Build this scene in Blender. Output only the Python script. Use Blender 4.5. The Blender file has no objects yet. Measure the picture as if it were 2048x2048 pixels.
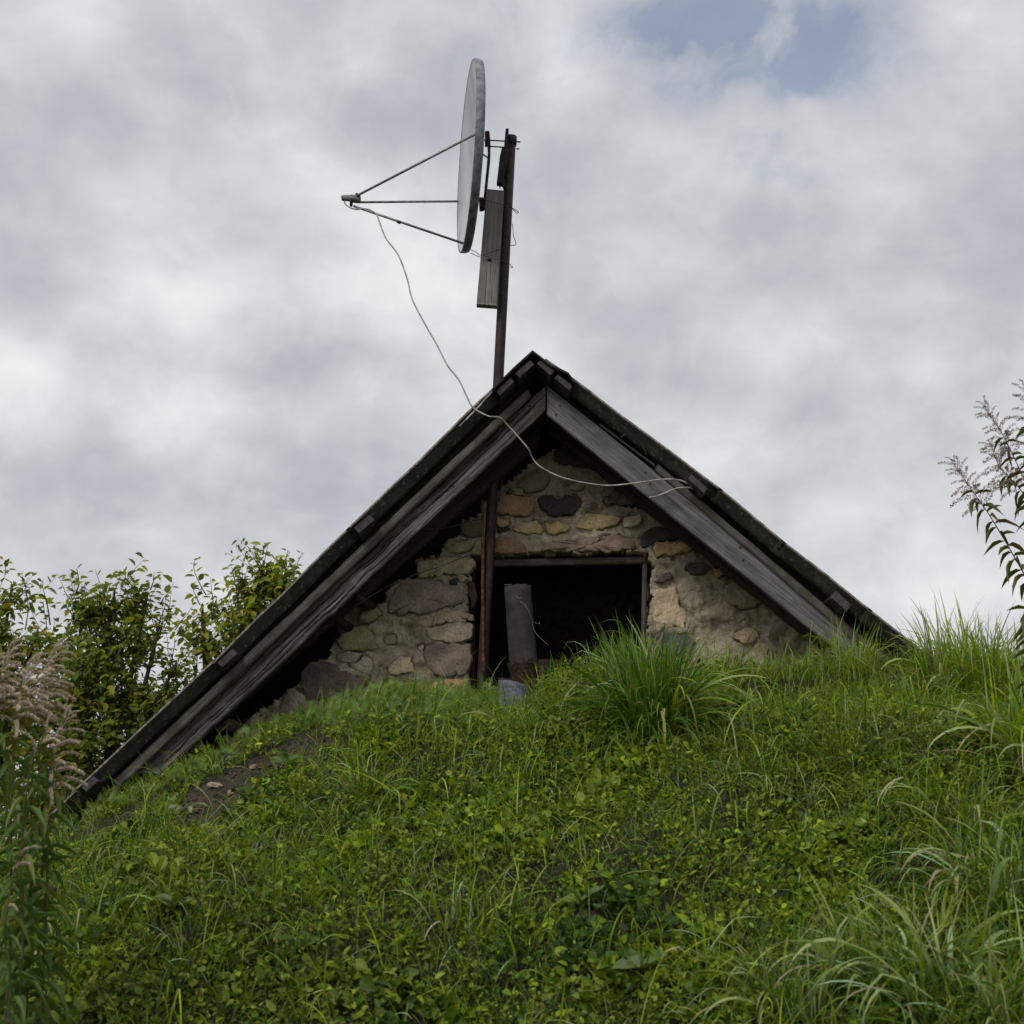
import bpy, math, random
import numpy as np
from mathutils import Vector, Matrix, noise as mnoise

random.seed(11)
rng = np.random.default_rng(7)
SC = bpy.context.scene
COL = SC.collection

# ------------------------------------------------------------------ camera
PITCH = math.radians(13.0)
F = 2813.0                       # focal length in pixels of the 2048 px photograph
CAMZ = 1.6
cam_d = bpy.data.cameras.new('camera')
cam = bpy.data.objects.new('camera', cam_d)
COL.objects.link(cam)
cam.location = (0, 0, CAMZ)
cam.rotation_euler = (math.radians(90) + PITCH, 0, 0)
cam_d.sensor_width = 36.0
cam_d.lens = 36.0 * F / 2048.0
cam_d.clip_start = 0.05
cam_d.clip_end = 3000
cam_d.dof.use_dof = True
cam_d.dof.focus_distance = 6.75
cam_d.dof.aperture_fstop = 5.6
SC.camera = cam

SP, CP = math.sin(PITCH), math.cos(PITCH)


def ray(u, v):
    x, y = u - 1024.0, 1024.0 - v
    return Vector((x, F * CP - y * SP, F * SP + y * CP))


def at(u, v, Y):
    """point of the world seen at photo pixel (u, v) on the vertical plane y = Y"""
    d = ray(u, v)
    t = Y / d.y
    return Vector((d.x * t, Y, CAMZ + d.z * t))


def proj(P):
    """world points (n,3) -> photo pixels"""
    P = np.asarray(P, float)
    z = P[:, 2] - CAMZ
    dep = P[:, 1] * CP + z * SP
    up = -P[:, 1] * SP + z * CP
    return 1024 + F * P[:, 0] / dep, 1024 - F * up / dep


# ------------------------------------------------------------------ world
SUN_EL, SUN_AZ = math.radians(42), math.radians(215)
W = bpy.data.worlds.new('World')
SC.world = W
W.use_nodes = True
nt = W.node_tree
nt.nodes.clear()


class NT:
    """tiny node helper"""
    def __init__(self, tree):
        self.t = tree

    def n(self, kind, **kw):
        nd = self.t.nodes.new(kind)
        for k, v in kw.items():
            if k == 'inp':
                for i, val in v.items():
                    self.set(nd, i, val)
            else:
                setattr(nd, k, v)
        return nd

    def set(self, nd, i, val):
        s = nd.inputs[i]
        if isinstance(val, bpy.types.NodeSocket):
            self.t.links.new(val, s)
        else:
            s.default_value = val

    def math(self, op, a, b=None, clamp=False):
        nd = self.n('ShaderNodeMath', operation=op, use_clamp=clamp)
        self.set(nd, 0, a)
        if b is not None:
            self.set(nd, 1, b)
        return nd.outputs[0]

    def vmath(self, op, a, b=None):
        nd = self.n('ShaderNodeVectorMath', operation=op)
        self.set(nd, 0, a)
        if b is not None:
            self.set(nd, 1, b)
        return nd.outputs['Value' if op in ('DISTANCE', 'DOT_PRODUCT', 'LENGTH') else 'Vector']

    def noise(self, vec, scale, detail=4, rough=0.5, out='Fac', dist=0.0):
        nd = self.n('ShaderNodeTexNoise')
        self.set(nd, 'Vector', vec)
        nd.inputs['Scale'].default_value = scale
        nd.inputs['Detail'].default_value = detail
        nd.inputs['Roughness'].default_value = rough
        nd.inputs['Distortion'].default_value = dist
        return nd.outputs[out]

    def map(self, v, a, b, c=0.0, d=1.0, smooth=False):
        nd = self.n('ShaderNodeMapRange')
        if smooth:
            nd.interpolation_type = 'SMOOTHSTEP'
        self.set(nd, 0, v)
        for i, x in enumerate((a, b, c, d)):
            self.set(nd, i + 1, x)
        return nd.outputs[0]

    def ramp(self, fac, stops, interp='LINEAR'):
        nd = self.n('ShaderNodeValToRGB')
        cr = nd.color_ramp
        cr.interpolation = interp
        while len(cr.elements) < len(stops):
            cr.elements.new(0.5)
        for e, (p, c) in zip(cr.elements, stops):
            e.position = p
            e.color = (c[0], c[1], c[2], 1)
        self.set(nd, 0, fac)
        return nd.outputs[0]

    def mix(self, fac, a, b, mode='MIX'):
        nd = self.n('ShaderNodeMix', data_type='RGBA', blend_type=mode)
        self.set(nd, 0, fac)
        for i, x in ((6, a), (7, b)):
            if not isinstance(x, bpy.types.NodeSocket):
                x = (x[0], x[1], x[2], 1)
            self.set(nd, i, x)
        return nd.outputs[2]


g = NT(nt)
tc = g.n('ShaderNodeTexCoord')
D = tc.outputs['Generated']
warp = g.noise(D, 5.0, 5, 0.55, 'Color')
wv = g.vmath('SUBTRACT', warp, (0.5, 0.5, 0.5))
wsc = g.n('ShaderNodeVectorMath', operation='SCALE')
g.set(wsc, 0, wv)
wsc.inputs['Scale'].default_value = 0.16
D2 = g.vmath('ADD', D, wsc.outputs[0])
stretch = g.vmath('MULTIPLY', D, (1.0, 1.0, 1.7))
n1 = g.noise(stretch, 4.2, 6, 0.5)
n2 = g.noise(g.vmath('ADD', stretch, (3.1, 1.7, 0.4)), 10.0, 5, 0.5)
base = g.math('ADD', g.map(n1, 0.35, 0.65, 0.33, 0.66), g.map(n2, 0.3, 0.7, -0.12, 0.12))


n3 = g.noise(g.vmath('ADD', D2, (1.1, 6.7, 2.4)), 22.0, 7, 0.62)
base = g.math('ADD', base, g.map(n3, 0.3, 0.7, -0.075, 0.075))


def blob(acc, u, v, rx, ry, amt):
    c = ray(u, v).normalized()
    df = g.vmath('SUBTRACT', D2, tuple(c))
    df = g.vmath('MULTIPLY', df, (F / rx, F / ry * 0.5, F / ry))
    ln = g.vmath('LENGTH', df)
    return g.math('ADD', acc, g.map(ln, 1.5, 0.0, 0.0, amt, smooth=True))


for b in [(300, 560, 230, 160, .20), (350, 830, 150, 70, .26), (20, 775, 110, 60, .20), (850, 560, 230, 110, .20),
          (720, 130, 120, 80, .08), (1500, 330, 330, 130, .13), (1180, 130, 130, 130, .22), (950, 860, 130, 60, .0),
          (1950, 230, 120, 130, .12), (1350, 900, 300, 90, .08), (1800, 1050, 260, 80, .10), (700, 420, 180, 90, .10),
          (160, 200, 120, 160, .10), (1950, 30, 90, 60, .14),
          (230, 970, 300, 60, -.20), (560, 700, 190, 60, -.18), (370, 130, 170, 90, -.16), (880, 190, 110, 80, -.12),
          (60, 620, 90, 60, -.10), (1380, 640, 240, 80, -.14), (1720, 860, 260, 70, -.14), (700, 990, 180, 50, -.12),
          (760, 300, 150, 70, -.14), (40, 340, 120, 80, -.12), (1000, 60, 110, 60, -.16), (1950, 560, 160, 90, -.12), (1250, 420, 220, 90, -.08), (1600, 480, 200, 60, -.10), (1450, 1000, 200, 50, -.08), (130, 300, 120, 60, -.08)]:
    base = blob(base, *b)
cloud = g.ramp(base, [(0.0, (0.37, 0.395, 0.46)), (0.30, (0.50, 0.515, 0.56)), (0.52, (0.645, 0.65, 0.675)),
                      (0.75, (0.81, 0.81, 0.82)), (1.0, (0.95, 0.95, 0.94))])
hole = 0.0
for b in [(1370, 10, 180, 80, 1.3), (1520, 120, 200, 100, 1.15), (1745, 110, 150, 100, .95), (1590, 190, 160, 60, .8),
          (1680, 30, 200, 70, .5), (1500, 60, 120, 60, .5), (1010, 30, 80, 60, .45), (1850, 150, 120, 60, .4)]:
    hole = blob(hole, *b)
hn = g.noise(g.vmath('ADD', D2, (5.5, 0.2, 1.0)), 14.0, 6, 0.6)
gap = g.math('MULTIPLY', hole, g.map(hn, 0.26, 0.72, 0.05, 1.0, smooth=True), clamp=True)
# small gaps of the same kind elsewhere in the sky
gn = g.noise(g.vmath('ADD', stretch, (9.0, 4.0, 2.0)), 2.6, 6, 0.6)
gap = g.math('MAXIMUM', gap, g.map(gn, 0.66, 0.74, 0.0, 0.6, smooth=True))
gap = g.math('MULTIPLY', gap, 0.60)
sky = g.n('ShaderNodeTexSky', sky_type='NISHITA', sun_disc=False, sun_elevation=SUN_EL,
          sun_rotation=SUN_AZ, air_density=1.0, dust_density=1.2)
sk = g.n('ShaderNodeVectorMath', operation='SCALE')
g.set(sk, 0, sky.outputs[0])
sk.inputs['Scale'].default_value = 0.13
col = g.mix(gap, cloud, sk.outputs[0])
bg = g.n('ShaderNodeBackground')
g.set(bg, 'Color', col)
bg.inputs['Strength'].default_value = 1.0
out = g.n('ShaderNodeOutputWorld')
nt.links.new(bg.outputs[0], out.inputs[0])

sun_d = bpy.data.lights.new('sun', 'SUN')
sun_d.energy = 1.5
sun_d.angle = math.radians(20)
sun_d.color = (1.0, 0.97, 0.92)
sun = bpy.data.objects.new('sun', sun_d)
COL.objects.link(sun)
sdir = Vector((math.cos(SUN_EL) * math.sin(SUN_AZ), math.cos(SUN_EL) * math.cos(SUN_AZ), math.sin(SUN_EL)))
sun.rotation_euler = sdir.to_track_quat('Z', 'Y').to_euler()

SC.view_settings.view_transform = 'Standard'
SC.view_settings.look = 'None'
SC.view_settings.exposure = 0.0
SC.view_settings.gamma = 1.0
SC.view_settings.use_curve_mapping = False
SC.render.engine = 'CYCLES'
SC.cycles.max_bounces = 6
SC.cycles.diffuse_bounces = 3
SC.cycles.transmission_bounces = 3

# ------------------------------------------------------------------ helpers


def link(o, parent=None):
    COL.objects.link(o)
    if parent is not None:
        o.parent = parent
    return o


def empty(name, loc=(0, 0, 0)):
    o = bpy.data.objects.new(name, None)
    o.empty_display_size = 0.1
    o.location = loc
    return link(o)


def tag(o, label=None, cat=None, group=None, kind=None):
    if label:
        o['label'] = label
    if cat:
        o['category'] = cat
    if group:
        o['group'] = group
    if kind:
        o['kind'] = kind
    return o


def set_parent(o, p):
    """parent without moving (parents here are unrotated, unscaled empties or identity meshes)"""
    bpy.context.view_layer.update()
    o.parent = p
    o.matrix_parent_inverse = p.matrix_world.inverted()


def mesh_obj(name, verts, faces, mat, parent=None, smooth=False, M=None, cols=None):
    me = bpy.data.meshes.new(name)
    verts = np.asarray(verts, np.float32)
    if M is not None:
        pass
    me.from_pydata([tuple(v) for v in verts] if len(verts) < 60000 else verts.tolist(), [],
                   [tuple(int(i) for i in f) for f in faces])
    me.update()
    if smooth:
        me.polygons.foreach_set('use_smooth', [True] * len(me.polygons))
    if mat:
        me.materials.append(mat)
    if cols is not None:
        a = me.attributes.new('Col', 'FLOAT_COLOR', 'POINT')
        a.data.foreach_set('color', np.asarray(cols, np.float32).ravel())
    o = bpy.data.objects.new(name, me)
    link(o)
    if M is not None:
        o.matrix_world = M
    if parent is not None:
        o.parent = parent
        o.matrix_parent_inverse = Matrix.Translation(parent.location).inverted() if parent.type == 'EMPTY' else parent.matrix_world.inverted()
    return o


def fast_mesh(name, V, Fq, mat, cols, parent=None, smooth=True):
    """large mesh from arrays; Fq (n,k) all faces of k corners"""
    me = bpy.data.meshes.new(name)
    n, k = Fq.shape
    me.vertices.add(len(V))
    me.vertices.foreach_set('co', V.astype(np.float32).ravel())
    me.loops.add(n * k)
    me.loops.foreach_set('vertex_index', Fq.astype(np.int32).ravel())
    me.polygons.add(n)
    me.polygons.foreach_set('loop_start', np.arange(0, n * k, k, dtype=np.int32))
    me.update(calc_edges=True)
    me.polygons.foreach_set('use_smooth', np.full(n, smooth))
    a = me.attributes.new('Col', 'FLOAT_COLOR', 'POINT')
    c4 = np.ones((len(V), 4), np.float32)
    c4[:, :3] = cols
    a.data.foreach_set('color', c4.ravel())
    me.materials.append(mat)
    o = bpy.data.objects.new(name, me)
    link(o)
    if parent is not None:
        o.parent = parent
        o.matrix_parent_inverse = Matrix.Translation(parent.location).inverted()
    return o


# ------------------------------------------------------------------ materials
def new_mat(name):
    m = bpy.data.materials.new(name)
    m.use_nodes = True
    t = m.node_tree
    t.nodes.clear()
    h = NT(t)
    o = h.n('ShaderNodeOutputMaterial')
    p = h.n('ShaderNodeBsdfPrincipled')
    t.links.new(p.outputs[0], o.inputs[0])
    return m, h, p, o


def bump(h, p, height, strength=0.5, dist=0.01):
    b = h.n('ShaderNodeBump')
    b.inputs['Strength'].default_value = strength
    b.inputs['Distance'].default_value = dist
    h.set(b, 'Height', height)
    h.set(p, 'Normal', b.outputs[0])


def wood_mat(name, c_dark, c_mid, c_light, moss=None, warm=None):
    m, h, p, o = new_mat(name)
    tcn = h.n('ShaderNodeTexCoord').outputs['Object']
    rnd = h.n('ShaderNodeObjectInfo').outputs['Random']
    off = h.n('ShaderNodeCombineXYZ')
    h.set(off, 0, h.math('MULTIPLY', rnd, 37.0))
    h.set(off, 2, h.math('MULTIPLY', rnd, 11.0))
    v = h.vmath('ADD', tcn, off.outputs[0])
    gr = h.vmath('MULTIPLY', v, (4.5, 150.0, 150.0))
    gr2 = h.vmath('MULTIPLY', v, (0.9, 26.0, 26.0))
    a = h.noise(gr, 1.0, 6, 0.62, dist=0.4)
    b = h.noise(gr2, 1.0, 4, 0.55, dist=0.9)
    c = h.noise(v, 7.0, 4, 0.6)
    f = h.math('ADD', h.math('MULTIPLY', a, 0.55), h.math('ADD', h.math('MULTIPLY', b, 0.35), h.math('MULTIPLY', c, 0.22)))
    colr = h.ramp(f, [(0.40, c_dark), (0.54, c_mid), (0.70, c_light)])
    # dark checks along the grain
    ck = h.noise(h.vmath('MULTIPLY', v, (1.3, 150.0, 150.0)), 1.0, 3, 0.5)
    ckm = h.map(ck, 0.30, 0.38, 1.0, 0.0)
    colr = h.mix(h.math('MULTIPLY', ckm, 0.75), colr, tuple(x * 0.35 for x in c_dark))
    # knots
    vo = h.n('ShaderNodeTexVoronoi', feature='F1')
    h.set(vo, 'Vector', h.vmath('MULTIPLY', v, (2.6, 3.0, 9.0)))
    vo.inputs['Scale'].default_value = 1.0
    kn = h.map(vo.outputs['Distance'], 0.04, 0.20, 1.0, 0.0, smooth=True)
    kc = h.map(vo.outputs['Distance'], 0.02, 0.05, 1.0, 0.0, smooth=True)
    colr = h.mix(h.math('MULTIPLY', kn, 0.7), colr, tuple(x * 1.15 for x in c_light))
    colr = h.mix(kc, colr, c_dark)
    if warm:
        wm = h.map(h.noise(h.vmath('MULTIPLY', v, (1.0, 8.0, 8.0)), 2.0, 3), 0.5, 0.68, 0.0, 0.7)
        colr = h.mix(wm, colr, warm)
    if moss:
        mm = h.map(h.noise(v, 9.0, 5, 0.6), 0.46, 0.62, 0.0, 0.75)
        colr = h.mix(mm, colr, moss)
    h.set(p, 'Base Color', colr)
    p.inputs['Roughness'].default_value = 0.85
    p.inputs['Specular IOR Level'].default_value = 0.25
    hh = h.math('ADD', h.math('MULTIPLY', a, 0.7), h.math('MULTIPLY', ckm, -0.8))
    bump(h, p, hh, 0.8, 0.006)
    return m


M_WOOD_L = wood_mat('wood_weathered_dark', (0.022, 0.018, 0.017), (0.085, 0.074, 0.068), (0.21, 0.19, 0.18), warm=(0.10, 0.07, 0.055))
M_WOOD_R = wood_mat('wood_weathered_grey', (0.045, 0.044, 0.047), (0.125, 0.122, 0.126), (0.25, 0.245, 0.245))
M_WOOD_B = wood_mat('wood_brown_lath', (0.045, 0.038, 0.034), (0.105, 0.090, 0.080), (0.20, 0.18, 0.165), moss=(0.055, 0.056, 0.035))
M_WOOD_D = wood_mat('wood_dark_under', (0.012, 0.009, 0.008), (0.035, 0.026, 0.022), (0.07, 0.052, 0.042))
M_WOOD_E = wood_mat('wood_end_grey', (0.025, 0.023, 0.022), (0.060, 0.055, 0.052), (0.13, 0.12, 0.115))
M_WOOD_P = wood_mat('wood_plank_mast', (0.10, 0.092, 0.084), (0.175, 0.162, 0.148), (0.27, 0.25, 0.23))


def sheet_mat():
    m, h, p, o = new_mat('fibre_cement_mossy')
    v = h.n('ShaderNodeTexCoord').outputs['Object']
    n = h.noise(v, 6.0, 6, 0.65)
    f = h.noise(v, 60.0, 5, 0.7)
    c = h.ramp(h.math('ADD', h.math('MULTIPLY', n, 0.6), h.math('MULTIPLY', f, 0.4)),
               [(0.36, (0.022, 0.021, 0.016)), (0.50, (0.050, 0.048, 0.036)), (0.62, (0.10, 0.094, 0.080))])
    li = h.map(h.noise(v, 38.0, 4, 0.6), 0.60, 0.68, 0, 0.8)
    c = h.mix(li, c, (0.24, 0.23, 0.21))
    h.set(p, 'Base Color', c)
    p.inputs['Roughness'].default_value = 0.9
    bump(h, p, f, 0.5, 0.004)
    return m


M_SHEET = sheet_mat()


def mortar_mat():
    m, h, p, o = new_mat('mortar')
    v = h.n('ShaderNodeTexCoord').outputs['Object']
    n = h.noise(v, 5.0, 5, 0.6)
    f = h.noise(v, 55.0, 6, 0.75)
    s = h.noise(v, 160.0, 3, 0.6)
    c = h.ramp(h.math('ADD', h.math('MULTIPLY', n, 0.5), h.math('MULTIPLY', f, 0.5)),
               [(0.38, (0.30, 0.235, 0.165)), (0.50, (0.56, 0.47, 0.345)), (0.62, (0.74, 0.65, 0.50))])
    moss = h.map(h.noise(h.vmath('ADD', v, (4, 4, 4)), 3.2, 5, 0.65), 0.58, 0.70, 0.0, 0.30)
    c = h.mix(moss, c, (0.13, 0.12, 0.065))
    st = h.map(h.noise(h.vmath('ADD', v, (7, 1, 4)), 4.5, 5, 0.6), 0.58, 0.68, 0.0, 0.40)
    c = h.mix(st, c, (0.12, 0.098, 0.082))
    sp = h.map(s, 0.63, 0.70, 0.0, 0.55)
    c = h.mix(sp, c, (0.5, 0.47, 0.42))
    h.set(p, 'Base Color', c)
    p.inputs['Roughness'].default_value = 0.95
    # hairline cracks
    vo = h.n('ShaderNodeTexVoronoi', feature='DISTANCE_TO_EDGE')
    h.set(vo, 'Vector', h.vmath('ADD', v, h.vmath('MULTIPLY', h.noise(v, 9.0, 4, 0.6, 'Color'), (0.16, 0.16, 0.16))))
    vo.inputs['Scale'].default_value = 5.0
    ck = h.map(vo.outputs['Distance'], 0.0, 0.018, 0.0, 1.0)
    hh = h.math('ADD', h.math('MULTIPLY', f, 0.8), h.math('ADD', h.math('MULTIPLY', s, 0.25), h.math('MULTIPLY', ck, 0.35)))
    bump(h, p, hh, 1.0, 0.020)
    return m


M_MORTAR = mortar_mat()


def stone_mat():
    m, h, p, o = new_mat('stone')
    v = h.n('ShaderNodeTexCoord').outputs['Object']
    oi = h.n('ShaderNodeObjectInfo')
    n = h.noise(v, 11.0, 5, 0.6)
    f = h.noise(v, 90.0, 5, 0.7)
    k = h.math('ADD', h.math('MULTIPLY', n, 0.9), h.math('MULTIPLY', f, 0.7))
    gray = h.ramp(k, [(0.55, (0.55, 0.55, 0.55)), (0.80, (1.0, 1.0, 1.0)), (1.05, (1.45, 1.42, 1.38))])
    c = h.mix(1.0, h.mix(1.0, oi.outputs['Color'], (1.60, 1.52, 1.42), 'MULTIPLY'), gray, 'MULTIPLY')
    ru = h.map(h.noise(h.vmath('ADD', v, (2, 9, 5)), 8.0, 5, 0.65), 0.55, 0.68, 0.0, 0.45)
    c = h.mix(ru, c, h.mix(0.5, oi.outputs['Color'], (0.20, 0.09, 0.035)))
    mo = h.map(h.noise(h.vmath('ADD', v, (5, 2, 1)), 7.0, 5, 0.7), 0.58, 0.70, 0.0, 0.4)
    c = h.mix(mo, c, (0.11, 0.105, 0.05))
    h.set(p, 'Base Color', c)
    p.inputs['Roughness'].default_value = 0.9
    bump(h, p, h.math('ADD', n, h.math('MULTIPLY', f, 0.5)), 0.9, 0.010)
    return m


M_STONE = stone_mat()


def simple_mat(name, c1, c2, scale=20.0, rough=0.6, metal=0.0, bs=0.4, bd=0.002, spec=0.3, lo=0.4, hi=0.6, coord='Object', stretch=(1, 1, 1)):
    m, h, p, o = new_mat(name)
    v = h.n('ShaderNodeTexCoord').outputs[coord]
    if stretch != (1, 1, 1):
        v = h.vmath('MULTIPLY', v, stretch)
    n = h.noise(v, scale, 6, 0.65)
    h.set(p, 'Base Color', h.ramp(n, [(lo, c1), (hi, c2)]))
    p.inputs['Roughness'].default_value = rough
    p.inputs['Metallic'].default_value = metal
    p.inputs['Specular IOR Level'].default_value = spec
    bump(h, p, n, bs, bd)
    return m


M_RUSTPAINT = simple_mat('mast_red_brown_steel', (0.020, 0.012, 0.011), (0.055, 0.031, 0.026), 30, 0.65, 0.0, lo=0.4, hi=0.66)
M_EDGE = simple_mat('sheet_pale_edge', (0.12, 0.11, 0.095), (0.34, 0.31, 0.28), 40.0, 0.9)  # paler tone for the front edge faces of the roof sheets
M_RUST = simple_mat('rust', (0.05, 0.022, 0.014), (0.24, 0.085, 0.028), 34, 0.85, stretch=(1, 1, 0.3))
M_RUSTDARK = simple_mat('rust_dark', (0.018, 0.011, 0.009), (0.07, 0.035, 0.022), 40, 0.8)
M_BLACKMETAL = simple_mat('dark_steel', (0.010, 0.009, 0.009), (0.03, 0.026, 0.025), 40, 0.7)
M_DISH = simple_mat('dish_grey_paint', (0.40, 0.42, 0.44), (0.60, 0.61, 0.63), 5.0, 0.5, 0.0, bs=0.05, bd=0.001, stretch=(1, .25, 1))
M_DISHRIM = simple_mat('dish_rim_grey', (0.12, 0.135, 0.14), (0.28, 0.31, 0.33), 22.0, 0.55, 0.0, bs=0.2, bd=0.001, lo=0.38, hi=0.62)
M_ARM = simple_mat('arm_metal', (0.20, 0.18, 0.185), (0.33, 0.31, 0.31), 30.0, 0.45, 0.4, bs=0.1)
M_LNB = simple_mat('feed_plastic', (0.10, 0.105, 0.085), (0.22, 0.225, 0.19), 40.0, 0.6)
M_CABLE = simple_mat('cable_pale', (0.24, 0.225, 0.20), (0.50, 0.48, 0.43), 26.0, 0.5)
M_WIRE = simple_mat('thin_wire', (0.035, 0.03, 0.03), (0.09, 0.075, 0.07), 60.0, 0.6)
M_PIPE = simple_mat('pipe_fibre_cement', (0.030, 0.023, 0.021), (0.072, 0.056, 0.050), 16.0, 0.9, bs=0.6, bd=0.003, lo=0.35, hi=0.7)
M_PIPERUST = simple_mat('pipe_rust_base', (0.014, 0.008, 0.007), (0.050, 0.024, 0.015), 60.0, 0.95, bs=1.0, bd=0.008)
M_ZINC = simple_mat('galvanised_sheet', (0.04, 0.048, 0.058), (0.15, 0.17, 0.195), 34.0, 0.6, 0.1, bs=0.3, lo=0.35, hi=0.65)
M_FELT = simple_mat('ridge_felt_black', (0.006, 0.006, 0.007), (0.022, 0.022, 0.024), 20.0, 0.75)
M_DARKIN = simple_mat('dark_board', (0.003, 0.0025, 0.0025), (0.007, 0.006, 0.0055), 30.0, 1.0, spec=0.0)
M_REBAR = simple_mat('rebar_orange_rust', (0.035, 0.016, 0.010), (0.17, 0.064, 0.028), 50.0, 0.85, bs=0.8, bd=0.003)
M_BARK = simple_mat('bark', (0.035, 0.030, 0.024), (0.10, 0.088, 0.07), 25.0, 0.9, bs=0.8, bd=0.01, stretch=(1, 1, 0.3))
M_STEM = simple_mat('stem_green_brown', (0.055, 0.065, 0.02), (0.10, 0.075, 0.035), 30.0, 0.7)
M_STEM_R = simple_mat('stem_red_brown', (0.06, 0.035, 0.028), (0.10, 0.06, 0.045), 30.0, 0.7)
M_PEBBLE = simple_mat('pebble', (0.22, 0.17, 0.12), (0.46, 0.37, 0.27), 30.0, 0.85, bs=0.7, bd=0.004)


def leaf_mat(name, rough=0.45, trans=0.35, spec=0.5, bumps=0.3):
    m, h, p, o = new_mat(name)
    a = h.n('ShaderNodeAttribute')
    a.attribute_name = 'Col'
    v = h.n('ShaderNodeTexCoord').outputs['Object']
    n = h.noise(v, 120.0, 3, 0.6)
    c = h.mix(1.0, a.outputs['Color'], h.ramp(n, [(0.3, (0.78, 0.78, 0.78)), (0.7, (1.22, 1.22, 1.22))]), 'MULTIPLY')
    h.set(p, 'Base Color', c)
    p.inputs['Roughness'].default_value = rough
    p.inputs['Specular IOR Level'].default_value = spec
    tr = h.n('ShaderNodeBsdfTranslucent')
    h.set(tr, 'Color', h.mix(1.0, c, (1.5, 1.6, 0.7), 'MULTIPLY'))
    mx = h.n('ShaderNodeMixShader')
    mx.inputs[0].default_value = trans
    m.node_tree.links.new(p.outputs[0], mx.inputs[1])
    m.node_tree.links.new(tr.outputs[0], mx.inputs[2])
    m.node_tree.links.new(mx.outputs[0], o.inputs[0])
    return m


M_LEAF = leaf_mat('leaf', 0.5, 0.22, 0.22)
M_GRASS = leaf_mat('grass_blade', 0.42, 0.28, 0.40)
M_FEATHER = leaf_mat('feathery_leaf', 0.7, 0.25, 0.2)
M_TREELEAF = leaf_mat('tree_leaf', 0.5, 0.5, 0.35)
M_PLUME = leaf_mat('seed_plume', 0.9, 0.3, 0.1)


def soil_mat():
    m, h, p, o = new_mat('soil')
    v = h.n('ShaderNodeTexCoord').outputs['Object']
    n = h.noise(v, 7.0, 6, 0.65)
    f = h.noise(v, 70.0, 6, 0.75)
    c = h.ramp(h.math('ADD', h.math('MULTIPLY', n, 0.4), h.math('MULTIPLY', f, 0.6)),
               [(0.36, (0.022, 0.016, 0.012)), (0.52, (0.072, 0.055, 0.043)), (0.68, (0.18, 0.145, 0.118))])
    at_ = h.n('ShaderNodeAttribute')
    at_.attribute_name = 'Col'
    c = h.mix(1.0, c, at_.outputs['Color'], 'MULTIPLY')
    h.set(p, 'Base Color', c)
    p.inputs['Roughness'].default_value = 0.95
    bump(h, p, f, 1.0, 0.02)
    return m


M_SOIL = soil_mat()

# ------------------------------------------------------------------ terrain
YC = 6.3
CREST = [(-900, 2600), (-500, 2150), (-200, 1840), (0, 1735), (60, 1700), (110, 1672), (200, 1625), (300, 1574),
         (400, 1530), (500, 1495), (600, 1463), (700, 1441), (800, 1424), (900, 1416), (1000, 1412), (1100, 1400),
         (1300, 1370), (1500, 1350), (1700, 1335), (1850, 1335), (2048, 1340), (2300, 1370), (2800, 1480)]
_cx = np.array([at(u, v, YC).x for u, v in CREST])
_cz = np.array([at(u, v, YC).z for u, v in CREST])
_k = [(rng.uniform(1.0, 6.5), rng.uniform(0, 6.28), rng.uniform(0, 6.28)) for _ in range(26)]


def lumps(x, y):
    s = 0
    for k, a, ph in _k:
        s = s + np.sin(k * (x * math.cos(a) + y * math.sin(a)) * 1.6 + ph) / (k + 1.0)
    h = 0.030 * np.sin(x * 17 + 2.1 * np.sin(y * 9)) * np.sin(y * 19 + 1.7 * np.sin(x * 11 + 1)) * (.5 + .5 * np.sin(x * 2.3 + y * 3.1))
    return s * 0.050 + h


def H(x, y):
    x = np.asarray(x, float)
    y = np.asarray(y, float)
    zc = np.interp(x, _cx, _cz, left=-1, right=-1)
    zc = np.where(x > _cx[-1], _cz[-1] - (x - _cx[-1]) * 0.9, zc)
    zc = np.where(x < _cx[0], _cz[0] - (_cx[0] - x) * 0.6, zc)
    d = np.maximum(YC - y, 0)
    b = np.maximum(y - 7.0, 0)
    z = zc - 0.30 * d - 0.06 * d * d - 0.16 * b * b
    z = z + lumps(x, y) * np.clip(z * 2, 0, 1) * np.where(y > 6.2, 0.3, 1.0)
    far = 0.05 * np.sin(x * 0.35) * np.cos(y * 0.3)
    # smooth maximum with the flat ground
    kk = 0.25
    return np.where(z > 2, z, kk * np.log(np.exp(np.clip(z / kk, -30, 30)) + np.exp(far / kk)))


def Hn(x, y, e=0.02):
    dx = (H(x + e, y) - H(x - e, y)) / (2 * e)
    dy = (H(x, y + e) - H(x, y - e)) / (2 * e)
    n = np.stack([-dx, -dy, np.ones_like(dx)], -1)
    return n / np.linalg.norm(n, axis=-1, keepdims=True)


def axis(lo, hi, step, far, n):
    a = np.arange(lo, hi + 1e-6, step)
    t = np.linspace(0, 1, n)[1:] ** 2.5
    return np.concatenate([(lo - t[::-1] * far), a, hi + t * far])


gx = axis(-3.6, 3.6, 0.035, 1500, 36)
gy = axis(1.2, 7.6, 0.035, 1500, 36)
X, Y = np.meshgrid(gx, gy)
Z = H(X, Y)
V = np.stack([X.ravel(), Y.ravel(), Z.ravel()], -1)
ny, nx = X.shape
i = np.arange(ny - 1)[:, None] * nx + np.arange(nx - 1)[None, :]
Fq = np.stack([i, i + 1, i + nx + 1, i + nx], -1).reshape(-1, 4)
ground = fast_mesh('ground', V, Fq, M_SOIL, np.tile([0.55, 0.75, 0.32], (len(V), 1)))
tag(ground, 'brown earth mound and the ground around it', kind='structure')

# ------------------------------------------------------------------ pixel frames of the enlargements I measured in


def z3(x, y):
    return 860 + .2588 * x, 680 + .2588 * y


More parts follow.
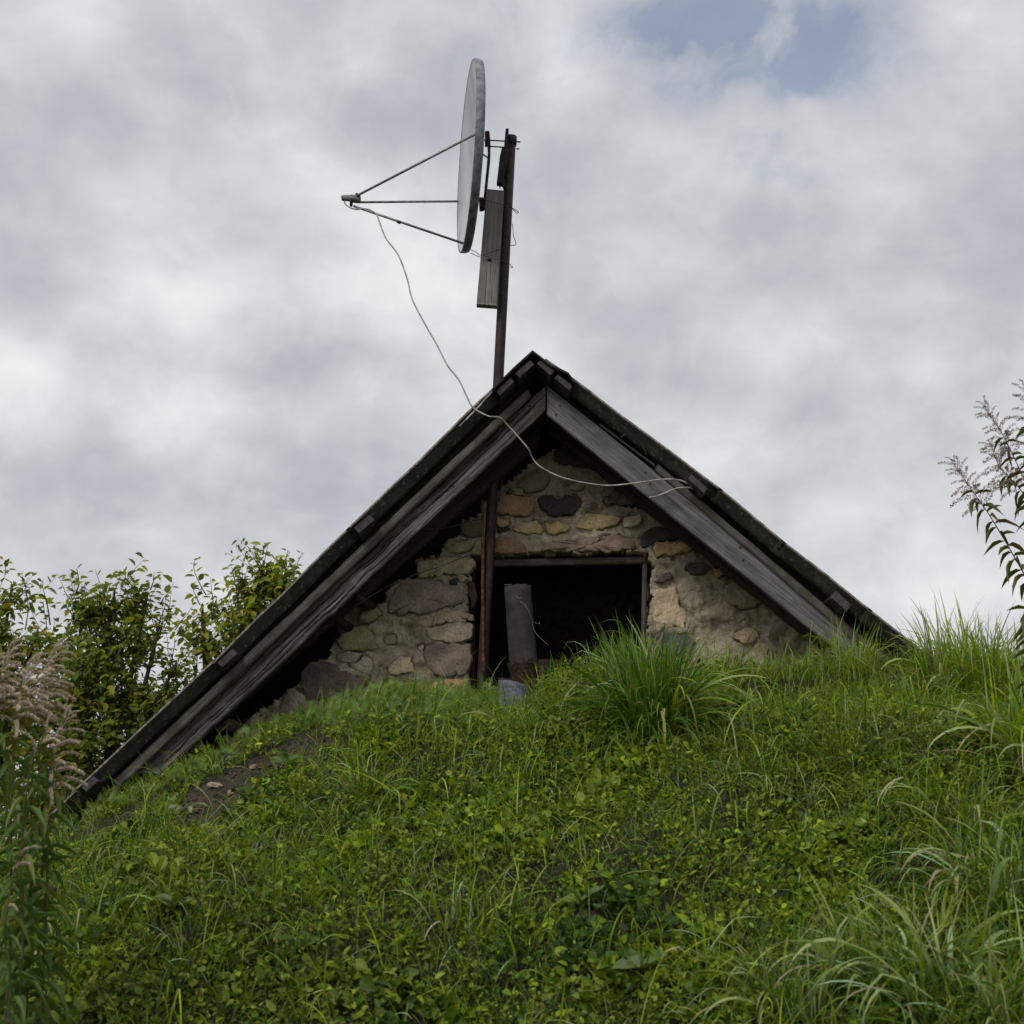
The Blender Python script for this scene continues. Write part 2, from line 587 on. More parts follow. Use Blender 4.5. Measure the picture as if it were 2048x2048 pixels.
def z4(x, y):
    return 560 + .2588 * x, 1000 + .2588 * y


def z1(x, y):
    return 660 + .2588 * x, 80 + .2588 * y


def z5(x, y):
    return 900 + .2588 * x, 1040 + .2588 * y


def z6(x, y):
    return 1250 + .3106 * x, 900 + .3106 * y


def z7(x, y):
    return 80 + .3106 * x, 1080 + .3106 * y


def z8(x, y):
    return 400 + .3106 * x, 900 + .3106 * y


# ------------------------------------------------------------------ the cellar building
cellar = empty('stone_cellar', (0.2, 6.9, 1.9))
tag(cellar, 'low stone cellar with grey bargeboards and mossy sheet roof sunk in the mound', 'building')

Y_BARGE = 6.50
Y_SHEET = 6.40
Y_WALL = 6.92


def fbm(x, y, z=0.0, o=4):
    return mnoise.fractal(Vector((x, y, z)), 1.0, 2.0, o)


def board(name, tl, tr, br, bl, Yf, th, mat, nx=40, nz=8, rough=0.0015, rag_top=0.0, rag_bot=0.0, cracks=(), seed=0.0, parent=None, yslope=0.0):
    """board lying in the gable plane: front face corners in photo pixels at depth Yf, thickness th; local x runs along the board"""
    P = [at(*tl, Yf), at(*tr, Yf), at(*br, Yf), at(*bl, Yf)]
    ex = (P[1] - P[0]).normalized()
    ey = Vector((0, 1, 0))
    ez = ex.cross(ey).normalized()
    if ez.z < 0:
        ez = -ez
    M = Matrix((ex, ey, ez)).transposed().to_4x4()
    M.translation = P[0]
    Mi = M.inverted()
    Q = [Mi @ p for p in P]
    verts, faces = [], []
    L = (Q[1] - Q[0]).length
    nzz = nz
    for i in range(nx + 1):
        s = i / nx
        for j in range(nzz + 1):
            t = j / nzz
            p = (Q[0] * (1 - s) + Q[1] * s) * (1 - t) + (Q[3] * (1 - s) + Q[2] * s) * t
            x, z = p.x, p.z
            if rag_top:
                rr = max(0.0, fbm(x * 5 + seed, 3.1, seed) * 0.7 + fbm(x * 21, 7.7, seed) * 0.4 + 0.15) * rag_top
                z -= rr * (1 - t)
            if rag_bot:
                rr = max(0.0, fbm(x * 4 + seed, 9.1, seed) * 0.8 + fbm(x * 26, 2.7, seed) * 0.35) * rag_bot
                z += rr * t
            y = -rough * 2 * fbm(x * 4 + seed, z * 110, seed) - rough * fbm(x * 30, z * 60, seed)
            for (c0, c1, tt, wd, dp) in cracks:
                if c0 < s < c1:
                    tc = tt + 0.10 * fbm(x * 3, seed, tt * 9)
                    wv = wd * (0.5 + 0.8 * abs(fbm(x * 6, tt, seed)))
                    env = min(1, (s - c0) / 0.05, (c1 - s) / 0.05)
                    y += dp * env * math.exp(-((t - tc) / wv) ** 2)
            if j in (0, nzz):
                y += 0.004
            verts.append((x, y, z))
    nf = len(verts)
    for i in range(nx + 1):
        for j in (0, nzz):
            v = verts[i * (nzz + 1) + j]
            verts.append((v[0], th, v[2]))
    w = nzz + 1
    for i in range(nx):
        for j in range(nzz):
            a = i * w + j
            faces.append((a, a + 1, a + w + 1, a + w))
        a, b = i * w, (i + 1) * w
        ta, tb = nf + 2 * i, nf + 2 * i + 2
        faces.append((a, b, tb, ta))
        faces.append((a + nzz, ta + 1, tb + 1, b + nzz))
        faces.append((ta, tb, tb + 1, ta + 1))
    for i in (0, nx):
        ring = [i * w + j for j in range(w)]
        t0 = nf + 2 * i
        f = ring + [t0 + 1, t0]
        faces.append(tuple(f if i == 0 else f[::-1]))
    o = mesh_obj(name, verts, faces, mat, parent, True, M)
    return o


# bargeboards
bl_ = board('bargeboard', (1090, 771), (262, 1545), (330, 1548), (1091, 821), Y_BARGE, 0.035, M_WOOD_L, 420, 26, 0.0022,
            0.020, 0.012, [(0.0, 0.5, 0.42, 0.05, 0.02), (0.05, 0.28, 0.12, 0.10, 0.028), (0.3, 0.75, 0.30, 0.06, 0.022),
                           (0.5, 1.0, 0.6, 0.045, 0.02), (0.35, 0.9, 0.8, 0.04, 0.012), (0.62, 1.0, 0.2, 0.04, 0.015)], 1.7, cellar)
bl_['label'] = 'deeply split and weathered left bargeboard'
br_ = board('bargeboard', (1094, 771), (1800, 1332), (1720, 1340), (1094, 829), Y_BARGE - 0.004, 0.035, M_WOOD_R, 220, 22, 0.0009,
            0.0, 0.004, [(0.1, 0.6, 0.33, 0.03, 0.004), (0.55, 1.0, 0.55, 0.025, 0.006)], 4.1, cellar)
br_['label'] = 'smoother pale grey right bargeboard'
for (u_, v_) in [(1120, 812), (1112, 830), (1290, 945), (1300, 968), (1480, 1095), (1486, 1120), (1640, 1222), (1060, 812), (960, 900), (905, 970), (770, 1090), (620, 1228), (470, 1368)]:
    q_ = at(u_, v_, Y_BARGE)
    nl_ = [(q_.x + .0045 * math.cos(k * 1.047), Y_BARGE - .0085, q_.z + .0045 * math.sin(k * 1.047)) for k in range(6)]
    mesh_obj('nail', nl_ + [(a_[0], Y_BARGE + .002, a_[2]) for a_ in nl_],
             [tuple(range(6))] + [(k, (k + 1) % 6, 6 + (k + 1) % 6, 6 + k) for k in range(6)], M_RUSTDARK, cellar)
# laths lying along the bargeboards
o = board('lath', (1054, 777), (225, 1562), (240, 1575), (1062, 792), Y_BARGE - 0.035, 0.045, M_WOOD_B, 160, 4, 0.0012, 0.004, 0.003, seed=8.3, parent=cellar)
o = board('lath', z3(1310, 636), z3(1732, 950), z3(1736, 976), z3(1322, 668), Y_BARGE + 0.02, 0.03, M_WOOD_R, 60, 4, 0.001, 0.006, 0, seed=2.3, parent=cellar)
o = board('lath', (1316, 927), (1780, 1318), (1765, 1330), (1308, 938), Y_BARGE - 0.02, 0.04, M_WOOD_B, 120, 4, 0.0012, 0.003, 0.002, seed=5.3, parent=cellar)
# dark rafter and plank seen under the left slope, set back from the bargeboard
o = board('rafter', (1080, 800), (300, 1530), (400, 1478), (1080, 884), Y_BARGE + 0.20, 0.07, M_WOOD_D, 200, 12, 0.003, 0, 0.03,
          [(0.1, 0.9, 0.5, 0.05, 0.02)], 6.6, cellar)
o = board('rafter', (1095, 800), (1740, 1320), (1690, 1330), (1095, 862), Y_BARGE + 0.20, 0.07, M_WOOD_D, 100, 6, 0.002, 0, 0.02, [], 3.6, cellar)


def prism(name, quad_px, Y0, Y1, mat, parent, bev=0.0):
    P = [at(u, v, Y0) for u, v in quad_px]
    c = sum(P, Vector()) / len(P)
    # local x runs back along the batten so that the grain follows it
    M = Matrix(((0, 1, 0), (1, 0, 0), (0, 0, 1))).to_4x4()
    ex = (P[1] - P[0]).normalized()
    M = Matrix((Vector((0, 1, 0)), ex, Vector((0, 1, 0)).cross(ex))).transposed().to_4x4()
    M.translation = c
    Mi = M.inverted()
    vs = []
    segs = [0.0, 0.004, 0.3, 1.0]
    for s in segs:
        for p in P:
            q = Mi @ Vector((p.x, Y0 + (Y1 - Y0) * s, p.z))
            if s == 0.0:
                q.y *= 0.93
                q.z *= 0.9
            q.y += 0.0015 * fbm(q.x * 9, q.y * 70, s)
            vs.append(q)
    n = len(P)
    fs = [tuple(range(n))[::-1]]
    for k in range(len(segs) - 1):
        for a in range(n):
            b = (a + 1) % n
            fs.append((k * n + a, k * n + b, (k + 1) * n + b, (k + 1) * n + a))
    fs.append(tuple(range(n * (len(segs) - 1), n * len(segs))))
    return mesh_obj(name, vs, fs, mat, parent, False, M)


YB0, YB1 = 6.375, 9.7
for q in [[z3(655, 255), z3(775, 148), z3(812, 185), z3(690, 292)],
          [z3(505, 398), z3(622, 288), z3(655, 318), z3(540, 430)],
          [z8(988, 500), z8(1092, 412), z8(1128, 450), z8(1022, 538)],
          [z7(1138, 790), z7(1238, 700), z7(1272, 732), z7(1172, 822)],
          [z7(262, 1592), z7(340, 1522), z7(372, 1556), z7(294, 1626)],
          [z3(822, 180), z3(856, 146), z3(968, 238), z3(934, 276)],
          [z3(958, 294), z3(985, 262), z3(1106, 356), z3(1080, 392)],
          [z6(404, 186), z6(428, 156), z6(536, 248), z6(512, 282)],
          [z6(1326, 950), z6(1360, 908), z6(1462, 998), z6(1430, 1042)]]:
    prism('batten', q, YB0, YB1, M_WOOD_E, cellar)


def roof_sheet(p_top, p_bot, lift, side, seed):
    """corrugated sheet; its front edge runs from pixel p_top to p_bot on the plane Y_SHEET, corrugations run down the slope"""
    A, B = at(*p_top, Y_SHEET), at(*p_bot, Y_SHEET)
    ex = (B - A).normalized()
    nrm = Vector((-ex.z, 0, ex.x)) if side < 0 else Vector((ex.z, 0, -ex.x))
    if nrm.z < 0:
        nrm = -nrm
    L = (B - A).length
    ns = 12
    prof = []
    t = 0.0
    while t < 3.3:
        prof.append((t, -0.023 + 0.023 * math.cos(t / 0.17 * 2 * math.pi)))
        t += 0.0213
    th = 0.008
    vs, fs = [], []
    M = Matrix((ex, Vector((0, 1, 0)), nrm)).transposed().to_4x4()
    M.translation = A
    n = len(prof)
    for side_ in (0, 1):
        for i in range(ns + 1):
            s = i / ns
            ragx = 0.012 * fbm(seed, s * 3)
            for (yy, zz) in prof:
                w = 0.004 * fbm(s * L * 3 + seed, yy * 2, 1.3) + 0.0015 * fbm(s * L * 25, yy * 9, seed)
                xx = s * L + (ragx if i in (0, ns) else 0)
                vs.append((xx, yy, zz + w + lift - side_ * th))
    m = (ns + 1) * n
    for i in range(ns):
        for j in range(n - 1):
            a = i * n + j
            fs.append((a, a + 1, a + n + 1, a + n))
            fs.append((m + a, m + a + n, m + a + n + 1, m + a + 1))
        fs.append((i * n, (i + 1) * n, m + (i + 1) * n, m + i * n))
    for j in range(n - 1):
        fs.append((j, m + j, m + j + 1, j + 1))
        a = ns * n + j
        fs.append((a, a + 1, m + a + 1, m + a))
    o = mesh_obj('roof_sheet', vs, fs, M_SHEET, cellar, False, M)
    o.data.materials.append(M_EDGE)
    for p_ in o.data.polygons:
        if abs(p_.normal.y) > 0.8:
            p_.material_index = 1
        else:
            p_.use_smooth = True
    return o


LS = [(1040, 727), (860, 899), (704, 1052), (434, 1319), (152, 1579), (30, 1700)]
LS = [(1040, 727), (702, 1054), (434, 1319), (152, 1579), (20, 1706)]
for k in range(len(LS) - 1):
    a, b = LS[k], LS[k + 1]
    if k < len(LS) - 2:
        b = (b[0] - 8, b[1] + 8)
    roof_sheet(a, b, 0.008 if k < 3 else 0.0, -1, k * 3.7)
RS = [(1090, 719), (1436, 977), (1562, 1082), (1736, 1218), (1900, 1350)]
for k in range(len(RS) - 1):
    a, b = RS[k], RS[k + 1]
    if k < len(RS) - 2:
        b = (b[0] + 8, b[1] + 6)
    roof_sheet(a, b, 0.008, 1, 20 + k * 2.9)
# thin pale strip of metal along the top left sheet
o = board('edge_strip', z3(585, 284), z3(222, 662), z3(232, 668), z3(592, 292), Y_SHEET - 0.012, 0.004, M_ARM, 20, 2, 0.0003, parent=cellar)

# ridge cap: bent black sheet
peak = at(1065, 700, 6.36)
lp = at(984, 777, 6.36)
rp = at(1149, 762, 6.36)
mid_r = at(1137, 745, 6.36)
pl = [lp, lp.lerp(peak, 0.5) + Vector((0, 0, 0.004)), peak, peak.lerp(mid_r, 0.5) - Vector((0, 0, 0.012)), mid_r, rp]
vs, fs = [], []
for layer, dz in ((0, 0.0), (1, -0.012)):
    for Yv in (6.36, 6.365, 7.2, 8.4, 9.75):
        for p in pl:
            vs.append((p.x, Yv, p.z + dz + 0.004 * fbm(p.x * 5, Yv * 3)))
nP = 6
for k in range(4):
    for j in range(nP - 1):
        a = k * nP + j
        fs.append((a, a + 1, a + nP + 1, a + nP))
        b = a + 5 * nP
        fs.append((b, b + nP, b + nP + 1, b + 1))
for j in range(nP - 1):
    fs.append((j, j + 5 * nP, j + 1 + 5 * nP, j + 1))
for k in range(4):
    for j in (0, nP - 1):
        a = k * nP + j
        fs.append((a, a + nP, a + nP + 5 * nP, a + 5 * nP))
o = mesh_obj('ridge_cap', vs, fs, M_FELT, cellar)
# sheathing under the battens closes the roof space
for (a, b) in (((1072, 752), (60, 1720)), ((1072, 752), (1860, 1372))):
    A, B = at(*a, 6.56), at(*b, 6.56)
    e = (B - A).normalized()
    npl = 11
    for k in range(npl):
        y0, y1 = 6.56 + k * 0.285, 6.56 + (k + 1) * 0.285 - 0.006
        M = Matrix((e, Vector((0, 1, 0)), e.cross(Vector((0, 1, 0))))).transposed().to_4x4()
        M.translation = A
        L = (B - A).length
        dz = 0.004 * math.sin(k * 2.3)
        vv = [(x, y - 6.56, z + dz) for x in (0, L) for y in (y0, y1) for z in (-0.01, 0.01)]
        ff = [(0, 1, 3, 2), (4, 6, 7, 5), (0, 4, 5, 1), (2, 3, 7, 6), (0, 2, 6, 4), (1, 5, 7, 3)]
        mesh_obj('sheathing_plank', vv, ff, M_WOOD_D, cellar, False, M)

# ---- gable wall: mortar sheet with depth, clipped to its outline
outline = [(330, 1600), (440, 1500), (500, 1440), (563, 1392), (600, 1368), (604, 1335), (650, 1318), (682, 1270), (676, 1240), (712, 1214),
           (775, 1210), (775, 1180), (800, 1160), (834, 1158), (834, 1120), (874, 1116), (892, 1082), (922, 1074),
           (922, 1048), (952, 1040), (962, 1010), (1000, 985), (1030, 955), (1062, 930), (1105, 900), (1150, 880), (1200, 900),
           z6(0, 372), z6(120, 376), z6(250, 456), z6(372, 556), z6(480, 620), z6(560, 736), z6(680, 816), z6(800, 846),
           z6(910, 930), z6(1010, 985), z6(1110, 1070), z6(1280, 1225), z6(1400, 1330), (1760, 1420), (1700, 1600)]
opening = [(939, 1112), (1040, 1108), (1200, 1104), (1298, 1100), (1303, 1140), (1305, 1200), (1297, 1250), (1302, 1300), (1300, 1420), (938, 1420), (934, 1300), (938, 1200)]


def inside(poly, x, y):
    c = False
    n = len(poly)
    j = n - 1
    for i in range(n):
        xi, yi = poly[i]
        xj, yj = poly[j]
        if (yi > y) != (yj > y) and x < (xj - xi) * (y - yi) / (yj - yi) + xi:
            c = not c
        j = i
    return c


# ---- stones
OCH, TAN, GRY, BRN, DRK, PUR = (.27, .215, .115), (.29, .25, .18), (.24, .22, .19), (.19, .145, .11), (.045, .040, .038), (.105, .082, .076)
STONES = [
    (z4, [(170, 1430), (175, 1330), (240, 1270), (340, 1245), (420, 1270), (470, 1330), (600, 1370), (690, 1400), (640, 1470), (560, 1510), (440, 1550), (290, 1560), (200, 1520)], (.115, .09, .082), .05),
    (z4, [(20, 1530), (60, 1480), (130, 1450), (180, 1520), (270, 1570), (250, 1620), (180, 1660), (60, 1650), (0, 1600)], GRY, .04),
    (z4, [(250, 1600), (330, 1560), (450, 1555), (480, 1590), (420, 1640), (300, 1660)], BRN, .03),
    (z4, [(450, 1090), (490, 1020), (570, 985), (650, 980), (710, 1010), (745, 1070), (755, 1150), (700, 1175), (600, 1170), (460, 1155)], (.21, .19, .115), .04),
    (z4, [(800, 1070), (830, 1040), (880, 1040), (915, 1070), (910, 1110), (860, 1125), (810, 1110)], (.20, .175, .12), .015),
    (z4, [(600, 900), (650, 850), (740, 825), (780, 840), (800, 880), (730, 930), (660, 965), (610, 960)], (.17, .155, .10), .035),
    (z4, [(825, 870), (850, 790), (900, 700), (950, 630), (1040, 625), (1240, 630), (1310, 680), (1400, 730), (1430, 780), (1370, 815), (1250, 840), (1170, 880), (1080, 895), (1040, 870), (930, 890)], (.185, .155, .135), .03),
    (z4, [(1060, 470), (1210, 465), (1240, 440), (1400, 440), (1490, 460), (1500, 540), (1460, 575), (1300, 580), (1120, 605), (1060, 600)], (.27, .24, .165), .03),
    (z4, [(1280, 410), (1300, 360), (1390, 320), (1500, 300), (1500, 380), (1440, 405), (1370, 420)], (.24, .215, .15), .03),
    (z4, [(1400, 200), (1440, 180), (1560, 175), (1560, 280), (1440, 290), (1400, 270)], (.12, .115, .08), .03),
    (z4, [(1170, 950), (1210, 890), (1280, 860), (1400, 860), (1490, 880), (1500, 920), (1400, 930), (1300, 960), (1190, 965)], (.29, .235, .18), .02),
    (z4, [(1120, 1000), (1180, 977), (1300, 972), (1400, 942), (1490, 950), (1480, 1090), (1330, 1100), (1180, 1092), (1120, 1060)], (.30, .26, .205), .022),
    (z4, [(1100, 1190), (1140, 1118), (1330, 1112), (1470, 1115), (1480, 1200), (1470, 1310), (1420, 1360), (1300, 1370), (1200, 1360), (1150, 1300)], (.165, .135, .12), .035),
    (z4, [(830, 1310), (870, 1270), (940, 1210), (1020, 1210), (1045, 1280), (1030, 1330), (940, 1350), (860, 1350)], (.40, .33, .235), .02),
    (z4, [(530, 1280), (600, 1250), (660, 1210), (720, 1250), (720, 1310), (690, 1360), (640, 1340), (560, 1300)], (.32, .29, .25), .015),
    (z4, [(810, 1420), (850, 1385), (930, 1380), (1040, 1395), (1060, 1420), (990, 1460), (900, 1475), (820, 1460)], (.10, .075, .072), .025),
    (z4, [(1120, 1450), (1200, 1410), (1250, 1400), (1255, 1480), (1170, 1500)], (.36, .27, .15), .02),
    (z4, [(1265, 1400), (1350, 1395), (1440, 1415), (1450, 1460), (1400, 1490), (1280, 1500)], (.32, .20, .12), .02),
    (z4, [(830, 1495), (900, 1480), (980, 1500), (980, 1540), (850, 1540)], (.32, .26, .17), .02),
    (z4, [(420, 1200), (500, 1165), (620, 1182), (700, 1197), (640, 1225), (560, 1255), (520, 1275), (440, 1240)], (.27, .235, .19), .018),
    (z4, [(1305, 622), (1375, 617), (1372, 662), (1322, 658)], (.03, .03, .028), .005),
    (z4, [(1442, 640), (1515, 640), (1520, 800), (1485, 865), (1472, 760)], (.055, .035, .030), .02),
    (z4, [(1060, 1130), (1100, 1107), (1128, 1120), (1125, 1160), (1100, 1185), (1070, 1170)], (.30, .26, .21), .012),
    (z4, [(740, 1380), (800, 1365), (805, 1440), (770, 1480), (720, 1450)], (.25, .22, .18), .012),
    (z4, [(1370, 600), (1440, 590), (1470, 610), (1440, 640), (1390, 650)], (.29, .25, .19), .012),
    (z4, [(1170, 1215), (1120, 1260), (1100, 1215)], (.25, .21, .17), .01),
    (z3, [(950, 880), (1000, 850), (1200, 840), (1350, 880), (1400, 960), (1300, 1000), (1100, 980), (960, 960)], (.05, .044, .038), .04),
    (z3, [(680, 1130), (720, 1050), (800, 1010), (880, 1000), (930, 1050), (930, 1110), (880, 1150), (800, 1190), (740, 1180)], (.15, .135, .10), .03),
    (z3, [(520, 1210), (620, 1205), (760, 1210), (800, 1290), (780, 1360), (680, 1370), (520, 1345)], (.24, .155, .095), .025),
    (z3, [(835, 1222), (880, 1215), (930, 1200), (952, 1240), (1000, 1246), (1035, 1236), (1052, 1206), (1090, 1212), (1132, 1190), (1168, 1230), (1160, 1300), (1110, 1355), (1000, 1370), (900, 1355), (850, 1300)], (.038, .034, .034), .03),
    (z3, [(520, 1382), (600, 1390), (620, 1430), (560, 1455), (520, 1450)], (.27, .20, .12), .02),
    (z3, [(515, 1462), (560, 1450), (618, 1458), (600, 1482), (515, 1490)], (.03, .027, .025), .01),
    (z3, [(625, 1465), (700, 1420), (800, 1402), (870, 1420), (868, 1495), (800, 1500), (690, 1500)], (.31, .255, .155), .022),
    (z3, [(880, 1422), (1000, 1420), (1085, 1450), (1050, 1490), (960, 1508), (885, 1490)], (.31, .25, .125), .025),
    (z3, [(1120, 1440), (1150, 1370), (1220, 1340), (1350, 1350), (1440, 1370), (1480, 1400), (1440, 1440), (1330, 1470), (1200, 1480)], (.29, .24, .135), .028),
    (z3, [(1485, 1382), (1560, 1352), (1640, 1360), (1640, 1420), (1570, 1440), (1495, 1455)], (.35, .31, .24), .02),
    (z3, [(1335, 1230), (1400, 1180), (1500, 1165), (1620, 1180), (1640, 1250), (1560, 1275), (1450, 1270), (1350, 1280)], (.105, .085, .078), .03),
    (z3, [(1235, 1300), (1270, 1265), (1305, 1275), (1300, 1310), (1250, 1325)], (.12, .07, .055), .012),
    (z3, [(500, 1540), (600, 1520), (680, 1560), (760, 1630), (770, 1652), (600, 1662), (500, 1660)], (.19, .125, .085), .03),
    (z3, [(855, 1632), (900, 1582), (1100, 1545), (1300, 1532), (1400, 1512), (1480, 1520), (1560, 1560), (1600, 1600), (1590, 1625), (1400, 1642), (1000, 1642)], (.16, .125, .105), .045),
    (z3, [(1620, 1530), (1680, 1480), (1780, 1450), (1900, 1450), (1960, 1500), (1900, 1560), (1750, 1560), (1690, 1610), (1640, 1600)], (.042, .036, .034), .03),
    (z3, [(580, 1180), (640, 1150), (720, 1160), (745, 1190), (680, 1203)], (.16, .15, .09), .02),
    (z3, [(1030, 1130), (1100, 1110), (1200, 1120), (1190, 1170), (1080, 1175)], (.20, .18, .12), .012),
    (z6, [(175, 612), (230, 592), (320, 602), (430, 604), (420, 650), (320, 672), (190, 690)], (.36, .27, .15), .025),
    (z6, [(372, 770), (450, 730), (540, 740), (530, 790), (450, 800)], (.07, .06, .055), .01),
    (z6, [(180, 838), (260, 800), (320, 820), (220, 860)], (.07, .06, .055), .01),
    (z6, [(630, 880), (700, 842), (800, 852), (880, 892), (908, 950), (850, 1010), (740, 1040), (650, 980)], (.23, .20, .155), .03),
    (z6, [(920, 1000), (950, 962), (1005, 985), (1000, 1030), (940, 1030)], (.14, .095, .07), .015),
    (z6, [(180, 900), (320, 882), (330, 940), (390, 1050), (388, 1150), (250, 1130), (180, 1100)], (.38, .31, .22), .014),
    (z6, [(170, 1200), (250, 1180), (400, 1190), (450, 1230), (440, 1310), (200, 1330)], (.07, .068, .070), .02),
    (z6, [(560, 770), (620, 762), (660, 800), (600, 830)], (.25, .17, .08), .014),
    (z6, [(680, 1182), (760, 1152), (850, 1162), (870, 1220), (760, 1260)], (.30, .25, .17), .014),
    (z6, [(820, 1260), (880, 1240), (930, 1265), (920, 1330), (840, 1330)], (.28, .24, .18), .014),
    (z7, [(935, 1335), (965, 1270), (1040, 1290), (1062, 1340), (1000, 1372)], (.20, .175, .13), .04),
    (z7, [(1110, 1180), (1240, 1150), (1300, 1200), (1240, 1240), (1130, 1230)], (.09, .07, .058), .03),
]


SPOLY = []
for fr_, pl_, c_, h_ in STONES:
    q_ = [fr_(*p_) for p_ in pl_]
    cx_, cy_ = sum(p_[0] for p_ in q_) / len(q_), sum(p_[1] for p_ in q_) / len(q_)
    q_ = [(cx_ + (p_[0] - cx_) * .93, cy_ + (p_[1] - cy_) * .93) for p_ in q_]
    SPOLY.append((q_, min(p_[0] for p_ in q_), max(p_[0] for p_ in q_), min(p_[1] for p_ in q_), max(p_[1] for p_ in q_)))

st = 4
us = list(range(320, 1780, st))
vs_ = list(range(860, 1605, st))
ok = {}
for iu, u in enumerate(us):
    for iv, v in enumerate(vs_):
        uu = u + st / 2 + 9 * fbm(u * 0.02, v * 0.02, 3.3) + 4 * fbm(u * .09, v * .09, 1)
        vv = v + st / 2 + 9 * fbm(u * 0.02, v * 0.02, 8.3) + 4 * fbm(u * .09, v * .09, 2)
        if inside(outline, uu, vv) and not inside(opening, uu, vv):
            ok[(iu, iv)] = True
vid, verts, faces, edges = {}, [], [], {}


def wall_v(iu, iv):
    k = (iu, iv)
    if k not in vid:
        u, v = us[0] + iu * st, vs_[0] + iv * st
        p = at(u, v, Y_WALL)
        d = 0.016 * fbm(p.x * 5, p.z * 6, 0.5) + 0.026 * fbm(p.x * 14, p.z * 20, 2.5, 7)
        uu = u + 5 * fbm(u * .05, v * .05, 5.5)
        vv = v + 5 * fbm(u * .05, v * .05, 9.5)
        for pl, x0, x1, y0, y1 in SPOLY:
            if x0 < uu < x1 and y0 < vv < y1 and inside(pl, uu, vv):
                d = -0.022
                break
        p.y -= d + 0.010
        p.x += 0.006 * fbm(p.x * 30, p.z * 30, 4)
        p.z += 0.006 * fbm(p.x * 30, p.z * 30, 7)
        vid[k] = len(verts)
        verts.append(p)
    return vid[k]


for (iu, iv) in ok:
    a, b, c, d = wall_v(iu, iv), wall_v(iu + 1, iv), wall_v(iu + 1, iv + 1), wall_v(iu, iv + 1)
    faces.append((a, d, c, b))
    for e, nb in (((a, b), (iu, iv - 1)), ((b, c), (iu + 1, iv)), ((c, d), (iu, iv + 1)), ((d, a), (iu - 1, iv))):
        if nb not in ok:
            edges[e] = True
back = {}
for (a, b) in edges:
    for q in (a, b):
        if q not in back:
            p = verts[q]
            back[q] = []
            for dy in (0.05, 0.14, 0.30):
                back[q].append(len(verts))
                verts.append(Vector((p.x + 0.012 * fbm(p.x * 20, dy * 30, 1), p.y + dy, p.z + 0.012 * fbm(p.z * 20, dy * 30, 3))))
for (a, b) in edges:
    ca, cb = [a] + back[a], [b] + back[b]
    for k in range(3):
        faces.append((ca[k], cb[k], cb[k + 1], ca[k + 1]))
wall = mesh_obj('gable_wall', verts, faces, M_MORTAR, cellar, True)

def stone(fr, poly, colr, h):
    P = [fr(*p) for p in poly]
    # subdivide the outline and make it uneven
    Q = []
    n = len(P)
    for k in range(n):
        a, b = P[k], P[(k + 1) % n]
        L = math.hypot(b[0] - a[0], b[1] - a[1])
        m = max(1, int(L / 6))
        for s in range(m):
            t = s / m
            Q.append((a[0] + (b[0] - a[0]) * t, a[1] + (b[1] - a[1]) * t))
    # soften corners
    n = len(Q)
    Q = [((Q[k - 1][0] + 6 * Q[k][0] + Q[(k + 1) % n][0]) / 8, (Q[k - 1][1] + 6 * Q[k][1] + Q[(k + 1) % n][1]) / 8) for k in range(n)]
    seed = P[0][0] * 0.013 + P[0][1] * 0.029
    W = [at(q[0] + 6 * fbm(q[0] * .09, q[1] * .09, seed), q[1] + 6 * fbm(q[0] * .09, q[1] * .09, seed + 5), Y_WALL) for q in Q]
    c = sum(W, Vector()) / n
    area = sum((W[k].x - c.x) * (W[(k + 1) % n].z - c.z) - (W[(k + 1) % n].x - c.x) * (W[k].z - c.z) for k in range(n)) / 2
    rad = math.sqrt(abs(area) / math.pi)
    h = 0.012 + h * 0.42
    rings = [(1.02, 0.03), (1.0, -0.55), (0.985, -0.88), (0.94, -0.99), (0.72, -1.02), (0.45, -1.05), (0.20, -1.04)]
    tilt = Vector((random.uniform(-.2, .2), 0, random.uniform(-.12, .2)))
    vs, fs = [], []
    for f, y in rings:
        for w in W:
            dx, dz = (w.x - c.x) * f, (w.z - c.z) * f
            yy = 0.0
            if y > 0:
                yy = 0.03
            else:
                yy = y * h * (1.0 + (tilt.x * dx + tilt.z * dz) / max(rad, .01)) - 0.004
                k = 0.5 if y > -0.5 else 1.0
                yy += k * (0.30 * h + 0.005) * fbm((c.x + dx) * 14, (c.z + dz) * 14, seed) + k * 0.003 * fbm((c.x + dx) * 60, (c.z + dz) * 60, seed)
            vs.append((dx, yy, dz))
    for k in range(len(rings) - 1):
        for j in range(n):
            a, b = k * n + j, k * n + (j + 1) % n
            fs.append((a, b, b + n, a + n))
    vs.append((0, -1.05 * h - .004, 0))
    last = (len(rings) - 1) * n
    for j in range(n):
        fs.append((last + j, last + (j + 1) % n, len(vs) - 1))
    if area > 0:
        pass
    M = Matrix.Translation(c)
    o = mesh_obj('stone', vs, fs, M_STONE, None, True, M)
    o.parent = wall
    o.color = (colr[0], colr[1], colr[2], 1)
    return o


for s_ in STONES:
    stone(*s_)

# ---- opening: frame, dark door panel
fr = empty('window_frame', (0.2, Y_WALL, 2.4))
fr.parent = cellar
fr.matrix_parent_inverse = Matrix.Translation(cellar.location).inverted()


def box_px(name, u0, v0, u1, v1, Yf, th, mat, parent, du=0, nx=14, nz=3, rough=0.0015, seed=1.0):
    """vertical or horizontal timber whose front face is a pixel rectangle (du: sideways shift of its lower end)"""
    if abs(u1 - u0) >= abs(v1 - v0):
        return board(name, (u0, v0), (u1, v0 + du), (u1, v1 + du), (u0, v1), Yf, th, mat, nx, nz, rough, seed=seed, parent=parent)
    return board(name, (u1, v0), (u1 + du, v1), (u0 + du, v1), (u0, v0), Yf, th, mat, nx, nz, rough, seed=seed, parent=parent)


